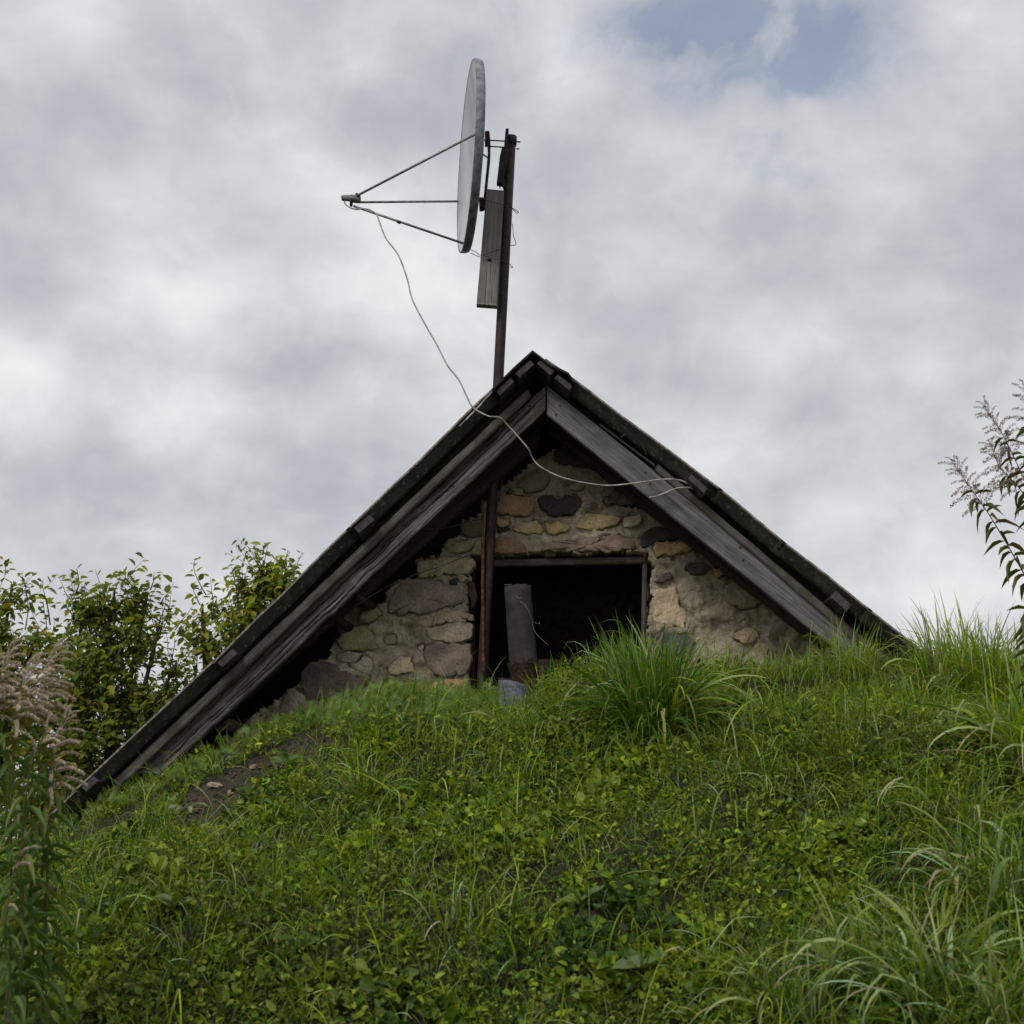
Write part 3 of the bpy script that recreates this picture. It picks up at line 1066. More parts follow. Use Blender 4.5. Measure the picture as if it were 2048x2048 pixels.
box_px('header', 985, 1119, 1290, 1132, Y_WALL + 0.02, 0.06, M_WOOD_B, fr, du=-6, nx=60, seed=3.0)
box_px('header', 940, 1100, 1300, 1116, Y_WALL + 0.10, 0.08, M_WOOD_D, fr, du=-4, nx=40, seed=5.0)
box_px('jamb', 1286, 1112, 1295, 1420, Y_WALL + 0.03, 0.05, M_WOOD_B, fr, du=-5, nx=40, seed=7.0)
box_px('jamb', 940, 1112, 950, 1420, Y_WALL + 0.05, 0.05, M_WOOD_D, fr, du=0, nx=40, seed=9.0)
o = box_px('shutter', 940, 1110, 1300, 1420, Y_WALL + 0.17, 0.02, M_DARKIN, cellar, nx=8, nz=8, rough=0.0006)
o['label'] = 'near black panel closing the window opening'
o = box_px('sill', 1066, 1318, 1120, 1352, Y_WALL + 0.04, 0.05, M_WOOD_D, fr, nx=8, seed=11)
# buried body of the cellar: side and rear walls
for nm, a, b in (('side_wall', (-2.1, 7.25), (-2.1, 9.6)), ('side_wall', (1.75, 7.25), (1.75, 9.6)), ('rear_wall', (-2.1, 9.6), (1.75, 9.6))):
    (x0, y0), (x1, y1) = a, b
    if nm == 'side_wall':
        vv = [(x, y, z) for x in (x0, x0 + 0.25) for y in (y0, y1) for z in (-0.1, 1.9 if x0 < 0 else 2.1)]
        ff = [(0, 1, 3, 2), (4, 6, 7, 5), (0, 4, 5, 1), (2, 3, 7, 6), (0, 2, 6, 4), (1, 5, 7, 3)]
    else:
        az = at(1070, 790, 6.56).z
        vv = [(x0, y0, -.1), (x1, y0, -.1), (x1, y0, 2.1), (0.12, y0, az - .12), (x0, y0, 1.75),
              (x0, y0 + .25, -.1), (x1, y0 + .25, -.1), (x1, y0 + .25, 2.1), (0.12, y0 + .25, az - .12), (x0, y0 + .25, 1.75)]
        ff = [(0, 1, 2, 3, 4), (9, 8, 7, 6, 5)] + [(k, 5 + k, 5 + (k + 1) % 5, (k + 1) % 5) for k in range(5)]
    mesh_obj(nm, vv, ff, M_MORTAR, cellar)


# ------------------------------------------------------------------ tubes
def tube(name, pts, r, mat, parent=None, seg=8, closed_ends=True, res=1, M=None, jitter=0.0):
    """tube along points; r number or list"""
    P = [Vector(p) for p in pts]
    if res > 1:
        Q = []
        n = len(P)
        for i in range(n - 1):
            p0, p1, p2, p3 = P[max(i - 1, 0)], P[i], P[i + 1], P[min(i + 2, n - 1)]
            for k in range(res):
                t = k / res
                Q.append(0.5 * ((2 * p1) + (p2 - p0) * t + (2 * p0 - 5 * p1 + 4 * p2 - p3) * t * t + (3 * p1 - p0 - 3 * p2 + p3) * t ** 3))
        Q.append(P[-1])
        if not isinstance(r, (int, float)):
            rr = []
            for i in range(n - 1):
                for k in range(res):
                    rr.append(r[i] + (r[i + 1] - r[i]) * k / res)
            rr.append(r[-1])
            r = rr
        P = Q
    n = len(P)
    rad = [r] * n if isinstance(r, (int, float)) else list(r)
    vs, fs = [], []
    up = Vector((0.13, 0.31, 0.94)).normalized()
    prev = None
    for i in range(n):
        t = (P[min(i + 1, n - 1)] - P[max(i - 1, 0)]).normalized()
        if prev is None:
            a = t.cross(up)
            if a.length < 1e-3:
                a = t.cross(Vector((1, 0, 0)))
            a.normalize()
        else:
            a = (prev - t * prev.dot(t)).normalized()
        prev = a
        b = t.cross(a)
        for k in range(seg):
            an = 2 * math.pi * k / seg
            rr = rad[i] * (1 + jitter * fbm(P[i].x * 30 + k, P[i].z * 30, k))
            vs.append(P[i] + (a * math.cos(an) + b * math.sin(an)) * rr)
    for i in range(n - 1):
        for k in range(seg):
            fs.append((i * seg + k, i * seg + (k + 1) % seg, (i + 1) * seg + (k + 1) % seg, (i + 1) * seg + k))
    if closed_ends:
        fs.append(tuple(range(seg))[::-1])
        fs.append(tuple((n - 1) * seg + k for k in range(seg)))
    return mesh_obj(name, vs, fs, mat, parent, seg > 5)


def pts(fr, L, Yv):
    return [at(*fr(x, y), Yv if isinstance(Yv, (int, float)) else Yv[i]) for i, (x, y) in enumerate(L)]


# log stubs under the left slope
tube('purlin_stub', [at(640, 1217, 6.56), at(700, 1256, 6.9)], [0.022, 0.024], M_WOOD_D, cellar, 10, jitter=0.3)
tube('purlin_stub', [at(715, 1195, 6.58), at(745, 1212, 6.9)], [0.018, 0.02], M_WOOD_D, cellar, 10, jitter=0.3)

# ------------------------------------------------------------------ antenna
Y_M = 6.74
ant = empty('satellite_antenna', at(966, 1345, Y_M))
tag(ant, 'grey satellite dish seen edge on, high on a red brown steel mast', 'antenna')
mt = at(1022, 278, Y_M)
mb = at(966, 1345, Y_M)
tube('mast', [mt + (mb - mt) * t for t in (0, .25, .5, .75, 1.0, 1.15)], 0.0262, M_RUSTPAINT, ant, 20)
ax = (mt - mb).normalized()
tube('mast_clamp', [mt - ax * 0.035, mt + ax * 0.012], 0.031, M_BLACKMETAL, ant, 16)
tube('bolt', [at(*z1(1350, 782), Y_M - .03), at(*z1(1472, 788), Y_M - .03)], 0.004, M_BLACKMETAL, ant)
tube('bolt', [at(*z1(1440, 840), Y_M - .02), at(*z1(1462, 843), Y_M - .02)], 0.004, M_BLACKMETAL, ant)

# reflector
cD = at(*z1(1056, 905), 6.72)
nD = Vector((-.99, -.130, 0.022)).normalized()
uD = Vector((0, 0, 1)) - nD * nD.z
uD.normalize()
wD = nD.cross(uD)
R = 0.484
MD = Matrix((wD, uD, nD)).transposed().to_4x4()
MD.translation = cD
vs, fs = [], []
nr, na = 14, 72
dep = 0.060
for side, off in ((0, 0.0), (1, -0.004)):
    for i in range(nr + 1):
        r = R * i / nr
        for k in range(na):
            an = 2 * math.pi * k / na
            vs.append((r * math.cos(an), r * math.sin(an), -dep * (1 - (i / nr) ** 2) + off))
m = (nr + 1) * na
for i in range(nr):
    for k in range(na):
        a, b = i * na + k, i * na + (k + 1) % na
        fs.append((a, b, b + na, a + na))
        fs.append((m + a, m + a + na, m + b + na, m + b))
dish = mesh_obj('reflector', vs, fs, M_DISH, ant, True, MD)
vs, fs = [], []
prof = [(R - .001, 0.0), (R + .006, 0.003), (R + .010, -0.003), (R + .008, -0.030), (R + 0.001, -0.043), (R - .006, -0.044), (R - .004, -0.036)]
for (r, z) in prof:
    for k in range(na):
        an = 2 * math.pi * k / na
        vs.append((r * math.cos(an), r * math.sin(an), z))
for i in range(len(prof) - 1):
    for k in range(na):
        a, b = i * na + k, i * na + (k + 1) % na
        fs.append((a, a + na, b + na, b))
rim = mesh_obj('rim', vs, fs, M_DISHRIM, None, True, MD)
rim.parent = dish
rim.matrix_parent_inverse = MD.inverted()


def on_rim(v_px):
    """rim point at a photo height, near (toward the camera) and far solutions"""
    best = {}
    for k in range(720):
        an = k / 720 * 2 * math.pi
        p = cD + wD * math.cos(an) * R + uD * math.sin(an) * R
        u, v = proj([p])
        key = 'near' if p.y < cD.y else 'far'
        e = abs(v[0] - v_px)
        if key not in best or e < best[key][0]:
            best[key] = (e, p)
    return best['near'][1], best['far'][1]


feed = at(700, 399, 6.60)
pa = on_rim(z1(0, 730)[1])[0]
pb = on_rim(z1(0, 1248)[1])[1]
pc = on_rim(z1(0, 1580)[1])[0]
tube('feed_arm', [at(*z1(205, 1205), 6.58), pa], 0.0062, M_ARM, ant, 10)
tube('feed_arm', [at(*z1(225, 1253), 6.62), pb], 0.0062, M_ARM, ant, 10)
tube('feed_arm', [at(*z1(180, 1283), 6.60), pc], 0.0062, M_ARM, ant, 10)
tube('arm_joint', [at(*z1(522, 1404), 6.575), at(*z1(545, 1412), 6.573)], 0.0082, M_BLACKMETAL, ant, 10)
# feed horn
fd = tube('feed_horn', pts(z1, [(88, 1224), (100, 1222), (150, 1222), (165, 1224), (172, 1226), (225, 1230), (236, 1230)], 6.60),
          [0.012, 0.015, 0.0165, 0.019, 0.020, 0.022, 0.018], M_LNB, ant, 16)
tube('feed_clamp', pts(z1, [(170, 1200), (166, 1240), (163, 1285)], 6.59), [0.008, 0.010, 0.007], M_BLACKMETAL, ant, 8)
tube('feed_clamp', pts(z1, [(205, 1186), (208, 1205)], 6.585), [0.007, 0.007], M_BLACKMETAL, ant, 8)


def plate(name, poly, Y0, th, mat, parent):
    P = [at(u, v, Y0) for u, v in poly]
    c = sum(P, Vector()) / len(P)
    n = len(P)
    vs = [(p.x - c.x, 0, p.z - c.z) for p in P] + [(p.x - c.x, th, p.z - c.z) for p in P]
    fs = [tuple(range(n)), tuple(range(n, 2 * n))[::-1]] + [(k, n + k, n + (k + 1) % n, (k + 1) % n) for k in range(n)]
    o = mesh_obj(name, vs, fs, mat, parent, False, Matrix.Translation(c))
    return o


plate('back_bar', [z1(*p) for p in [(1207, 700), (1232, 703), (1240, 780), (1238, 900), (1222, 1050), (1212, 1160), (1195, 1285), (1180, 1285), (1196, 1120), (1212, 960), (1220, 860), (1212, 760)]], 6.70, 0.05, M_RUSTDARK, ant)
plate('bracket', [z1(*p) for p in [(1196, 705), (1212, 705), (1214, 775), (1196, 780)]], 6.69, 0.06, M_RUSTDARK, ant)
plate('bracket', [z1(*p) for p in [(1150, 1215), (1185, 1215), (1186, 1285), (1153, 1287)]], 6.69, 0.06, M_RUSTDARK, ant)
plate('tilt_plate', [z1(*p) for p in [(1358, 684), (1381, 682), (1376, 760), (1385, 800), (1378, 900), (1356, 1000), (1344, 1050), (1340, 1080), (1352, 1110), (1345, 1135), (1328, 1108), (1288, 1102), (1296, 1040), (1312, 900), (1328, 830), (1345, 822)]], 6.69, 0.04, M_BLACKMETAL, ant)
tube('bolt', pts(z1, [(1312, 1108), (1313, 1146)], 6.70), 0.0035, M_BLACKMETAL, ant)
tube('rod', pts(z1, [(1180, 772), (1360, 782)], 6.71), 0.0036, M_BLACKMETAL, ant)
tube('rod', pts(z1, [(1195, 820), (1360, 830)], 6.71), 0.0036, M_BLACKMETAL, ant)
tube('bolt', pts(z1, [(1178, 880), (1215, 908)], 6.70), 0.004, M_BLACKMETAL, ant)
for y in (240, 350, 625):
    tube('rivet', pts(z1, [(1183, y), (1193, y)], 6.32), 0.003, M_BLACKMETAL, ant, 6)

# board tied to the mast
plank = empty('wooden_board', at(982, 600, 6.68))
tag(plank, 'short grey upright board wired to the antenna mast just below the dish', 'board')
board('plank', (1008, 381), (994, 611), (953, 608), (973, 378), 6.665, 0.05, M_WOOD_P, 60, 10, 0.0009, parent=plank, seed=12.0)
tube('knot', [at(979, 519, 6.672), at(979, 520, 6.660)], 0.009, M_RUSTDARK, plank, 8, jitter=.4)
for L in ([(1195, 1232), (1300, 1265), (1390, 1290), (1455, 1330), (1440, 1338)], [(1385, 1250), (1400, 1290), (1422, 1318), (1440, 1338)],
          [(1410, 1420), (1420, 1520), (1436, 1560), (1430, 1585), (1385, 1590), (1290, 1625), (1170, 1662), (1130, 1640), (1088, 1622)],
          [(1085, 1645), (1120, 1662), (1165, 1680)], [(1170, 1664), (1280, 1690), (1370, 1720), (1400, 1745), (1412, 1757), (1395, 1760)]):
    tube('tie_wire', pts(z1, L, 6.645), 0.0019, M_WIRE, plank, 6, res=4)

# cable
cab = []
CBL = [(z1, (112, 1238), 6.6), (z1, (118, 1268), 6.59), (z1, (165, 1300), 6.58), (z1, (215, 1308), 6.58), (z1, (285, 1306), 6.58), (z1, (345, 1335), 6.57), (z1, (370, 1372), 6.56)]
cab = [at(*f_(*p), y) for f_, p, y in CBL]
full = [(771, 475), (797, 511), (815, 560), (824, 597), (846, 641), (875, 692), (895, 731), (919, 762), (933, 792), (946, 815)]
for i_, p in enumerate(full):
    cab.append(at(*p, 6.55 - (i_ + 1) * 0.0185))
for p in [(976, 832), (999, 835), (1015, 850), (1043, 881), (1058, 900), (1066, 918), (1083, 935), (1119, 953), (1165, 965), (1215, 971), (1264, 967), (1323, 959), (1358, 960), (1376, 968)]:
    cab.append(at(*p, 6.352 if p[0] < 1000 else (6.40 if p[0] < 1060 else 6.44)))
cobj = tube('antenna_cable', cab, 0.0038, M_CABLE, None, 8, res=5)
tag(cobj, 'thin pale cable hanging from the dish feed and looping across the gable boards', 'cable')
loop = tube('loose_cable_end', [at(*p, y) for p, y in [((1386, 978), 6.44), ((1376, 975), 6.43), ((1352, 977), 6.44), ((1325, 988), 6.45), ((1312, 993), 6.45), ((1298, 995), 6.455)]], 0.0038, M_CABLE, None, 8, res=5)
tag(loop, 'short loose cable end lying over the right bargeboard', 'cable')
lp2 = tube('wire_loop', pts(z3, [(1475, 755), (1500, 735), (1540, 728), (1590, 745), (1630, 790), (1660, 850), (1672, 890)], 6.46), 0.002, M_WIRE, None, 6, res=4)
tag(lp2, 'small dark wire hoop under the right roof edge', 'wire')
w1 = tube('dark_wire', pts(z4, [(1550, 438), (1480, 428), (1380, 455), (1250, 510), (1050, 575), (850, 660), (700, 745), (560, 832)], [6.8, 6.78, 6.76, 6.74, 6.7, 6.66, 6.62, 6.60]), 0.0024, M_WIRE, None, 6, res=4)
tag(w1, 'lower dark wire running from the mast down under the left eaves', 'wire')
w2 = tube('dark_wire', pts(z4, [(1030, 235), (1100, 226), (1230, 222), (1340, 206), (1450, 168), (1560, 150)], [6.6, 6.65, 6.7, 6.74, 6.76, 6.74]), 0.0022, M_WIRE, None, 6, res=4)
tag(w2, 'upper dark wire tied round the rusty rod by the mast', 'wire')
w3 = tube('dark_wire', pts(z3, [(560, 1060), (550, 1150), (520, 1300), (490, 1420), (420, 1560)], 6.70), 0.0016, M_WIRE, None, 6, res=4)
tag(w3, 'thin wire hanging down along the mast in front of the gable stones', 'wire')

# rusty bar beside the mast
rb = tube('rusty_rod', [at(*p, 6.70) for p in [(965, 1000), (965, 1060), (966, 1120), (965, 1170), (966, 1230), (967, 1300), (968, 1345)]],
          0.0075, M_REBAR, None, 10, res=8, jitter=0.5)
tag(rb, 'slim orange rusty rod standing upright left of the dark mast', 'rod')

# chimney pipe in front of the opening
pipe = empty('short_pipe', at(1045, 1345, 6.66))
tag(pipe, 'short upright brown grey pipe with ragged top in front of the dark opening', 'pipe')
a, b = at(1035, 1172, 6.66), at(1047, 1330, 6.66)


def hollow(name, a, b, r0, r1, th, mat, parent, seg=28, rag=0.0, n=10, jit=0.0):
    axd = (b - a).normalized()
    ux = axd.cross(Vector((0, 1, 0))).normalized()
    uy = axd.cross(ux)
    vs, fs = [], []
    for layer in (0, 1):
        for i in range(n + 1):
            t = i / n
            for k in range(seg):
                an = 2 * math.pi * k / seg
                r = (r0 + (r1 - r0) * t - layer * th) * (1 + jit * fbm(math.cos(an) * 3, math.sin(an) * 3, t * 6))
                p = a + (b - a) * t + (ux * math.cos(an) + uy * math.sin(an)) * r
                if i == 0:
                    p += axd * rag * abs(fbm(math.cos(an) * 4, math.sin(an) * 4, 2))
                vs.append(p)
    m = (n + 1) * seg
    for i in range(n):
        for k in range(seg):
            p, q = i * seg + k, i * seg + (k + 1) % seg
            fs.append((p, q, q + seg, p + seg))
            fs.append((m + p, m + p + seg, m + q + seg, m + q))
    for k in range(seg):
        p, q = k, (k + 1) % seg
        fs.append((p, m + p, m + q, q))
    return mesh_obj(name, vs, fs, mat, parent, True)


hollow('tube', a, b, 0.064, 0.0665, 0.009, M_PIPE, pipe, rag=0.012, jit=0.03)
hollow('rusty_base', b - (b - a).normalized() * 0.03, at(1051, 1440, 6.66), 0.0675, 0.050, 0.006, M_PIPERUST, pipe, rag=0.05, jit=0.25)
for L in ([(540, 630), (575, 650), (605, 700), (630, 760), (650, 850), (690, 905), (760, 965)], [(515, 585), (530, 605), (552, 600)], [(420, 500), (480, 498)],
          [(655, 790), (672, 798), (692, 800), (690, 785)]):
    tube('spider_thread', pts(z5, L, 6.575), 0.0006, M_CABLE, pipe, 5, res=4)

# bent galvanised sheet in the grass
vs, fs = [], []
N = 16
for layer in (0, 1):
    for i in range(N + 1):
        s = i / N
        for j in range(9):
            t = j / 8
            u = 997 + 82 * s
            top = 1353 + 22 * s * s + 10 * (s - .35) ** 2 + 3 * fbm(s * 6, 1, 1)
            v = top + 4 + 52 * t
            y = 6.34 - 0.10 * math.sin(t * 1.5) - 0.05 * math.sin(s * 3.1)
            p = at(u, v, y)
            p.z += -0.004 * layer
            p.y += 0.003 * layer
            vs.append(p)
for layer in (0, 1):
    for i in range(N):
        for j in range(8):
            a0 = layer * (N + 1) * 9 + i * 9 + j
            f = (a0, a0 + 1, a0 + 10, a0 + 9)
            fs.append(f if layer == 0 else f[::-1])
zs = mesh_obj('metal_sheet', vs, fs, M_ZINC, None, True)
tag(zs, 'bent blue grey galvanised sheet lying in the grass at the foot of the pipe', 'metal sheet')
re_ = tube('rust_edge', [vs[i * 9] for i in range(N + 1)], 0.006, M_PIPERUST, None, 6, jitter=0.8)
re_.parent = zs
re2 = tube('rust_strip', [vs[11 * 9 + j] + Vector((0.02 * j / 8 + .004 * math.sin(j * 2), -0.006, 0)) for j in range(9)], [0.012, .012, .010, .009, .008, .008, .007, .006, .005], M_PIPERUST, None, 6, jitter=0.8)
re2.parent = zs

# stones on the bare soil


def pebble(u, v, L, label, sq=(1, .7, .5), rot=0.4):
    # march the pixel ray to the ground
    d = ray(u, v).normalized()
    t = 3.0
    while t < 12:
        p = Vector((0, 0, CAMZ)) + d * t
        if p.z < float(H(p.x, p.y)):
            break
        t += 0.01
    n1, n2_ = 8, 6
    vs, fs = [], []
    for i in range(1, n2_):
        for k in range(n1):
            th_, ph = math.pi * i / n2_, 2 * math.pi * k / n1
            q = Vector((math.sin(th_) * math.cos(ph), math.sin(th_) * math.sin(ph), math.cos(th_)))
            q *= 1 + 0.35 * fbm(q.x * 1.5 + u, q.y * 1.5, q.z * 1.5)
            vs.append((q.x * L * sq[0], q.y * L * sq[1], q.z * L * sq[2]))
    for i in range(n2_ - 2):
        for k in range(n1):
            a_, b_ = i * n1 + k, i * n1 + (k + 1) % n1
            fs.append((a_, b_, b_ + n1, a_ + n1))
    fs.append(tuple(range(n1))[::-1])
    fs.append(tuple((n2_ - 2) * n1 + k for k in range(n1)))
    M = Matrix.Translation(p + Vector((0, 0, L * .25))) @ Matrix.Rotation(rot, 4, 'Y') @ Matrix.Rotation(u, 4, 'Z')
    o = mesh_obj('pebble', vs, fs, M_PEBBLE, None, False, M)
    tag(o, label, 'stone')


pebble(507, 1538, .026, 'pale tan angular stone standing proud on the bare soil, highest of the small stones', (1, .5, .55), -0.7)
pebble(466, 1588, .030, 'small tan pebble half buried low in the bare soil patch', (1, .7, .5), -0.4)
pebble(430, 1575, .034, 'flat grey brown clod left of the small tan pebble on bare soil', (1.2, .8, .4), 0.1)

# ------------------------------------------------------------------ vegetation tools


def norm(a):
    return a / np.maximum(np.linalg.norm(a, axis=-1, keepdims=True), 1e-9)


def noise2(x, y, s, seed=0):
    """smooth value noise in 0..1"""
    x = np.asarray(x) * s + seed * 17.3
    y = np.asarray(y) * s + seed * 9.1
    xi, yi = np.floor(x), np.floor(y)
    fx, fy = x - xi, y - yi
    fx, fy = fx * fx * (3 - 2 * fx), fy * fy * (3 - 2 * fy)

    def hsh(a, b):
        h = np.sin(a * 127.1 + b * 311.7 + seed * 74.7) * 43758.5453
        return h - np.floor(h)
    return (hsh(xi, yi) * (1 - fx) + hsh(xi + 1, yi) * fx) * (1 - fy) + (hsh(xi, yi + 1) * (1 - fx) + hsh(xi + 1, yi + 1) * fx) * fy


def blades(base, az, length, width, lean, bend, segs=6, roll=None, kink=None, cols=None, tipcol=1.25):
    """ribbons: base (n,3), az heading, lean start angle from vertical, bend added angle at tip"""
    n = len(base)
    hx, hy = np.cos(az), np.sin(az)
    side = np.stack([-hy, hx, np.zeros(n)], -1)
    V = np.zeros((n, segs + 1, 2, 3))
    C = np.zeros((n, segs + 1, 2, 3))
    p = base.copy()
    for k in range(segs + 1):
        s = k / segs
        th = lean + bend * s ** 1.4
        if kink is not None:
            th = th + np.where(s > kink[0], kink[1], 0)
        w = width * np.where(s < 0.12, 0.55 + 3.7 * s, 1.0) * (1 - s ** 2.6) ** 0.8
        w = np.maximum(w, width * 0.04)
        rl = roll * s if roll is not None else 0 * width
        up = np.stack([-np.cos(th) * hx, -np.cos(th) * hy, np.sin(th)], -1)
        sd = side * np.cos(rl)[:, None] + up * np.sin(rl)[:, None]
        V[:, k, 0] = p - sd * (w / 2)[:, None]
        V[:, k, 1] = p + sd * (w / 2)[:, None]
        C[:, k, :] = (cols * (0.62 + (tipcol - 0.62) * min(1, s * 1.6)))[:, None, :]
        d = np.stack([np.sin(th) * hx, np.sin(th) * hy, np.cos(th)], -1)
        p = p + d * (length / segs)[:, None]
    idx = np.arange(n)[:, None] * (segs + 1) * 2 + np.arange(segs)[None, :] * 2
    Fq = np.stack([idx, idx + 1, idx + 3, idx + 2], -1).reshape(-1, 4)
    return V.reshape(-1, 3), Fq, C.reshape(-1, 3)


def frames(dirv, nrm):
    x = norm(dirv)
    y = norm(np.cross(nrm, x))
    z = np.cross(x, y)
    return x, y, z


def inst(tv, tf, pos, dirv, nrm, sc, cols, tshade=None):
    """numpy copies of a template; template x along the leaf, y width, z normal; sc (n,3)"""
    x, y, z = frames(dirv, nrm)
    n, m = len(pos), len(tv)
    V = pos[:, None, :] + (tv[None, :, 0, None] * sc[:, None, 0:1]) * x[:, None, :] \
        + (tv[None, :, 1, None] * sc[:, None, 1:2]) * y[:, None, :] + (tv[None, :, 2, None] * sc[:, None, 2:3]) * z[:, None, :]
    Fq = (tf[None, :, :] + (np.arange(n) * m)[:, None, None]).reshape(-1, tf.shape[1])
    sh = np.ones(m) if tshade is None else tshade
    C = cols[:, None, :] * sh[None, :, None]
    return V.reshape(-1, 3), Fq, C.reshape(-1, 3)


def leaf_template(kind='ovate', fold=0.12, droop=0.18):
    if kind == 'ovate':
        st_ = [(0, 0.02), (0.22, 0.36), (0.5, 0.5), (0.78, 0.34), (1.0, 0.02)]
    elif kind == 'lance':
        st_ = [(0, 0.04), (0.2, 0.40), (0.45, 0.5), (0.75, 0.30), (1.0, 0.01)]
    else:
        st_ = [(0, 0.05), (0.3, 0.30), (0.65, 0.5), (0.88, 0.38), (1.0, 0.08)]
    tv = []
    for s, w in st_:
        z = -droop * s * s
        tv += [(s, -w, z + fold * w * 1.4), (s, 0, z), (s, w, z + fold * w * 1.4)]
    tf = []
    for k in range(len(st_) - 1):
        a = k * 3
        tf += [(a, a + 1, a + 4, a + 3), (a + 1, a + 2, a + 5, a + 4)]
    return np.array(tv, float), np.array(tf)


def hex_leaf(w1=.40, w2=.36, s1=.25, s2=.68, fold=.25, droop=.2):
    tv = np.array([(0, 0, 0), (s1, -w1, fold * w1 - droop * s1 * s1), (s2, -w2, fold * w2 - droop * s2 * s2), (1, 0, -droop),
                   (s2, w2, fold * w2 - droop * s2 * s2), (s1, w1, fold * w1 - droop * s1 * s1)], float)
    return tv, np.array([(0, 1, 2, 3), (0, 3, 4, 5)])


def frond_template(nl=7, seed=0):
    """feathery leaf: a rib with fine forked side leaflets"""
    r = np.random.default_rng(seed)
    tv, tf = [], []

    def sliver(p, d, w):
        d = np.array(d, float)
        q = np.array([-d[1], d[0], 0.0])
        q = q / (np.linalg.norm(q) + 1e-9) * w
        k = len(tv)
        p = np.array(p, float)
        tv.extend([p - q, p + q, p + d + q * .3, p + d - q * .3])
        tf.append((k, k + 1, k + 2, k + 3))
    sliver((0, 0, 0), (1, 0, -.05), .012)
    for i in range(nl):
        s = .15 + .8 * i / nl
        L = .34 * math.sin(math.pi * min(1, (s + .12))) + .08
        for sg in (-1, 1):
            d = (L * .55, sg * L * .8, r.uniform(-.03, .12))
            p = (s, 0, -.05 * s)
            sliver(p, d, .018)
            if i % 2 == 0:
                q = (p[0] + d[0] * .5, p[1] + d[1] * .5, p[2] + d[2] * .5)
                sliver(q, (L * .42, sg * L * .02, r.uniform(0, .06)), .018)
    return np.array(tv), np.array(tf)


def jitter_cols(n, cols, var=0.18, hue=0.12):
    base = np.array(cols)[rng.integers(0, len(cols), n)]
    b = rng.normal(1, var, (n, 1)).clip(.45, 1.7)
    hsh = rng.normal(0, .03 if cols[0][0] > cols[0][1] else hue, n)
    c = base * b
    c[:, 0] *= (1 + hsh).clip(.6, 1.5)
    c[:, 2] *= (1 - hsh * .5).clip(.5, 1.5)
    return c


G_LEAF = [(.030, .075, .010), (.070, .140, .010), (.135, .215, .010), (.215, .300, .014), (.085, .155, .010), (.16, .235, .045), (.045, .100, .010), (.180, .265, .012)]
G_LEAF_Y = [(.26, .28, .035), (.22, .27, .03)]
G_GRASS = [(.115, .200, .008), (.190, .280, .010), (.065, .130, .008), (.245, .310, .018)]
G_GLAUC = [(.22, .29, .115), (.31, .37, .20), (.18, .25, .07)]
G_FEATH = [(.17, .27, .060), (.12, .20, .035), (.25, .33, .11), (.15, .24, .025)]
G_DRY = [(.31, .27, .15), (.24, .20, .11), (.17, .13, .075)]

SOILP = [(340, 1655), (365, 1585), (445, 1525), (545, 1480), (635, 1460), (675, 1488), (610, 1530), (560, 1562), (525, 1595), (480, 1628), (440, 1668), (390, 1682)]
SOILP2 = [(150, 1670), (200, 1655), (235, 1660), (220, 1690), (170, 1700)]


def in_poly(poly, u, v):
    c = np.zeros(len(u), bool)
    j = len(poly) - 1
    for i in range(len(poly)):
        xi, yi = poly[i]
        xj, yj = poly[j]
        t = ((yi > v) != (yj > v)) & (u < (xj - xi) * (v - yi) / (yj - yi + 1e-9) + xi)
        c ^= t
        j = i
    return c


def scatter_xy(n, x0=-3.0, x1=3.0, y0=2.6, y1=6.85, side=0.35):
    """points on the mound, denser where this lens looks"""
    x = rng.uniform(x0, x1, n)
    y = rng.uniform(y0, y1, n)
    z = H(x, y)
    u, v = proj(np.stack([x, y, z], -1))
    seen = (u > -60) & (u < 2110) & (v < 2150)
    keep = seen | (rng.random(n) < side)
    keep &= ~((y > 6.82))
    return x[keep], y[keep], z[keep], u[keep], v[keep]


def soil_mask(u, v, x, y):
    wob = 50 * (noise2(x, y, 7, 3) - .5) + 30 * (noise2(x, y, 22, 4) - .5)
    zinc = (u > 975) & (u < 1095) & (v > 1335) & (v < 1425) & (y < 6.42)
    return zinc | in_poly(SOILP, u + wob, v + wob) | in_poly(SOILP2, u + wob, v + wob)


_gv = np.empty(len(ground.data.vertices) * 3, np.float32)
ground.data.vertices.foreach_get('co', _gv)
_gv = _gv.reshape(-1, 3)
_dep = np.maximum(_gv[:, 1] * CP, .5)
_u, _v = proj(np.stack([_gv[:, 0], _dep / CP, _gv[:, 2]], -1))
_m = soil_mask(_u, _v, _gv[:, 0], _gv[:, 1]) & (_gv[:, 1] > 2) & (_gv[:, 1] < 7)
_c = np.ones((len(_gv), 4), np.float32)
_c[:, :3] = np.where(_m[:, None], [0.95, 0.86, 0.76], [0.34, 0.48, 0.20])  # mossy green tint off the bare soil, darkened as painted shade between plants
ground.data.attributes['Col'].data.foreach_set('color', _c.ravel())


def add_stuff(name, parts, mat, label, cat):
    V, Fq, C, k = [], [], [], 0
    for (v, f, c) in parts:
        V.append(v)
        Fq.append(f + k)
        C.append(c)
        k += len(v)
    o = fast_mesh(name, np.concatenate(V), np.concatenate(Fq), mat, np.clip(np.concatenate(C), 0.004, .8))
    tag(o, label, cat, kind='stuff')
    return o


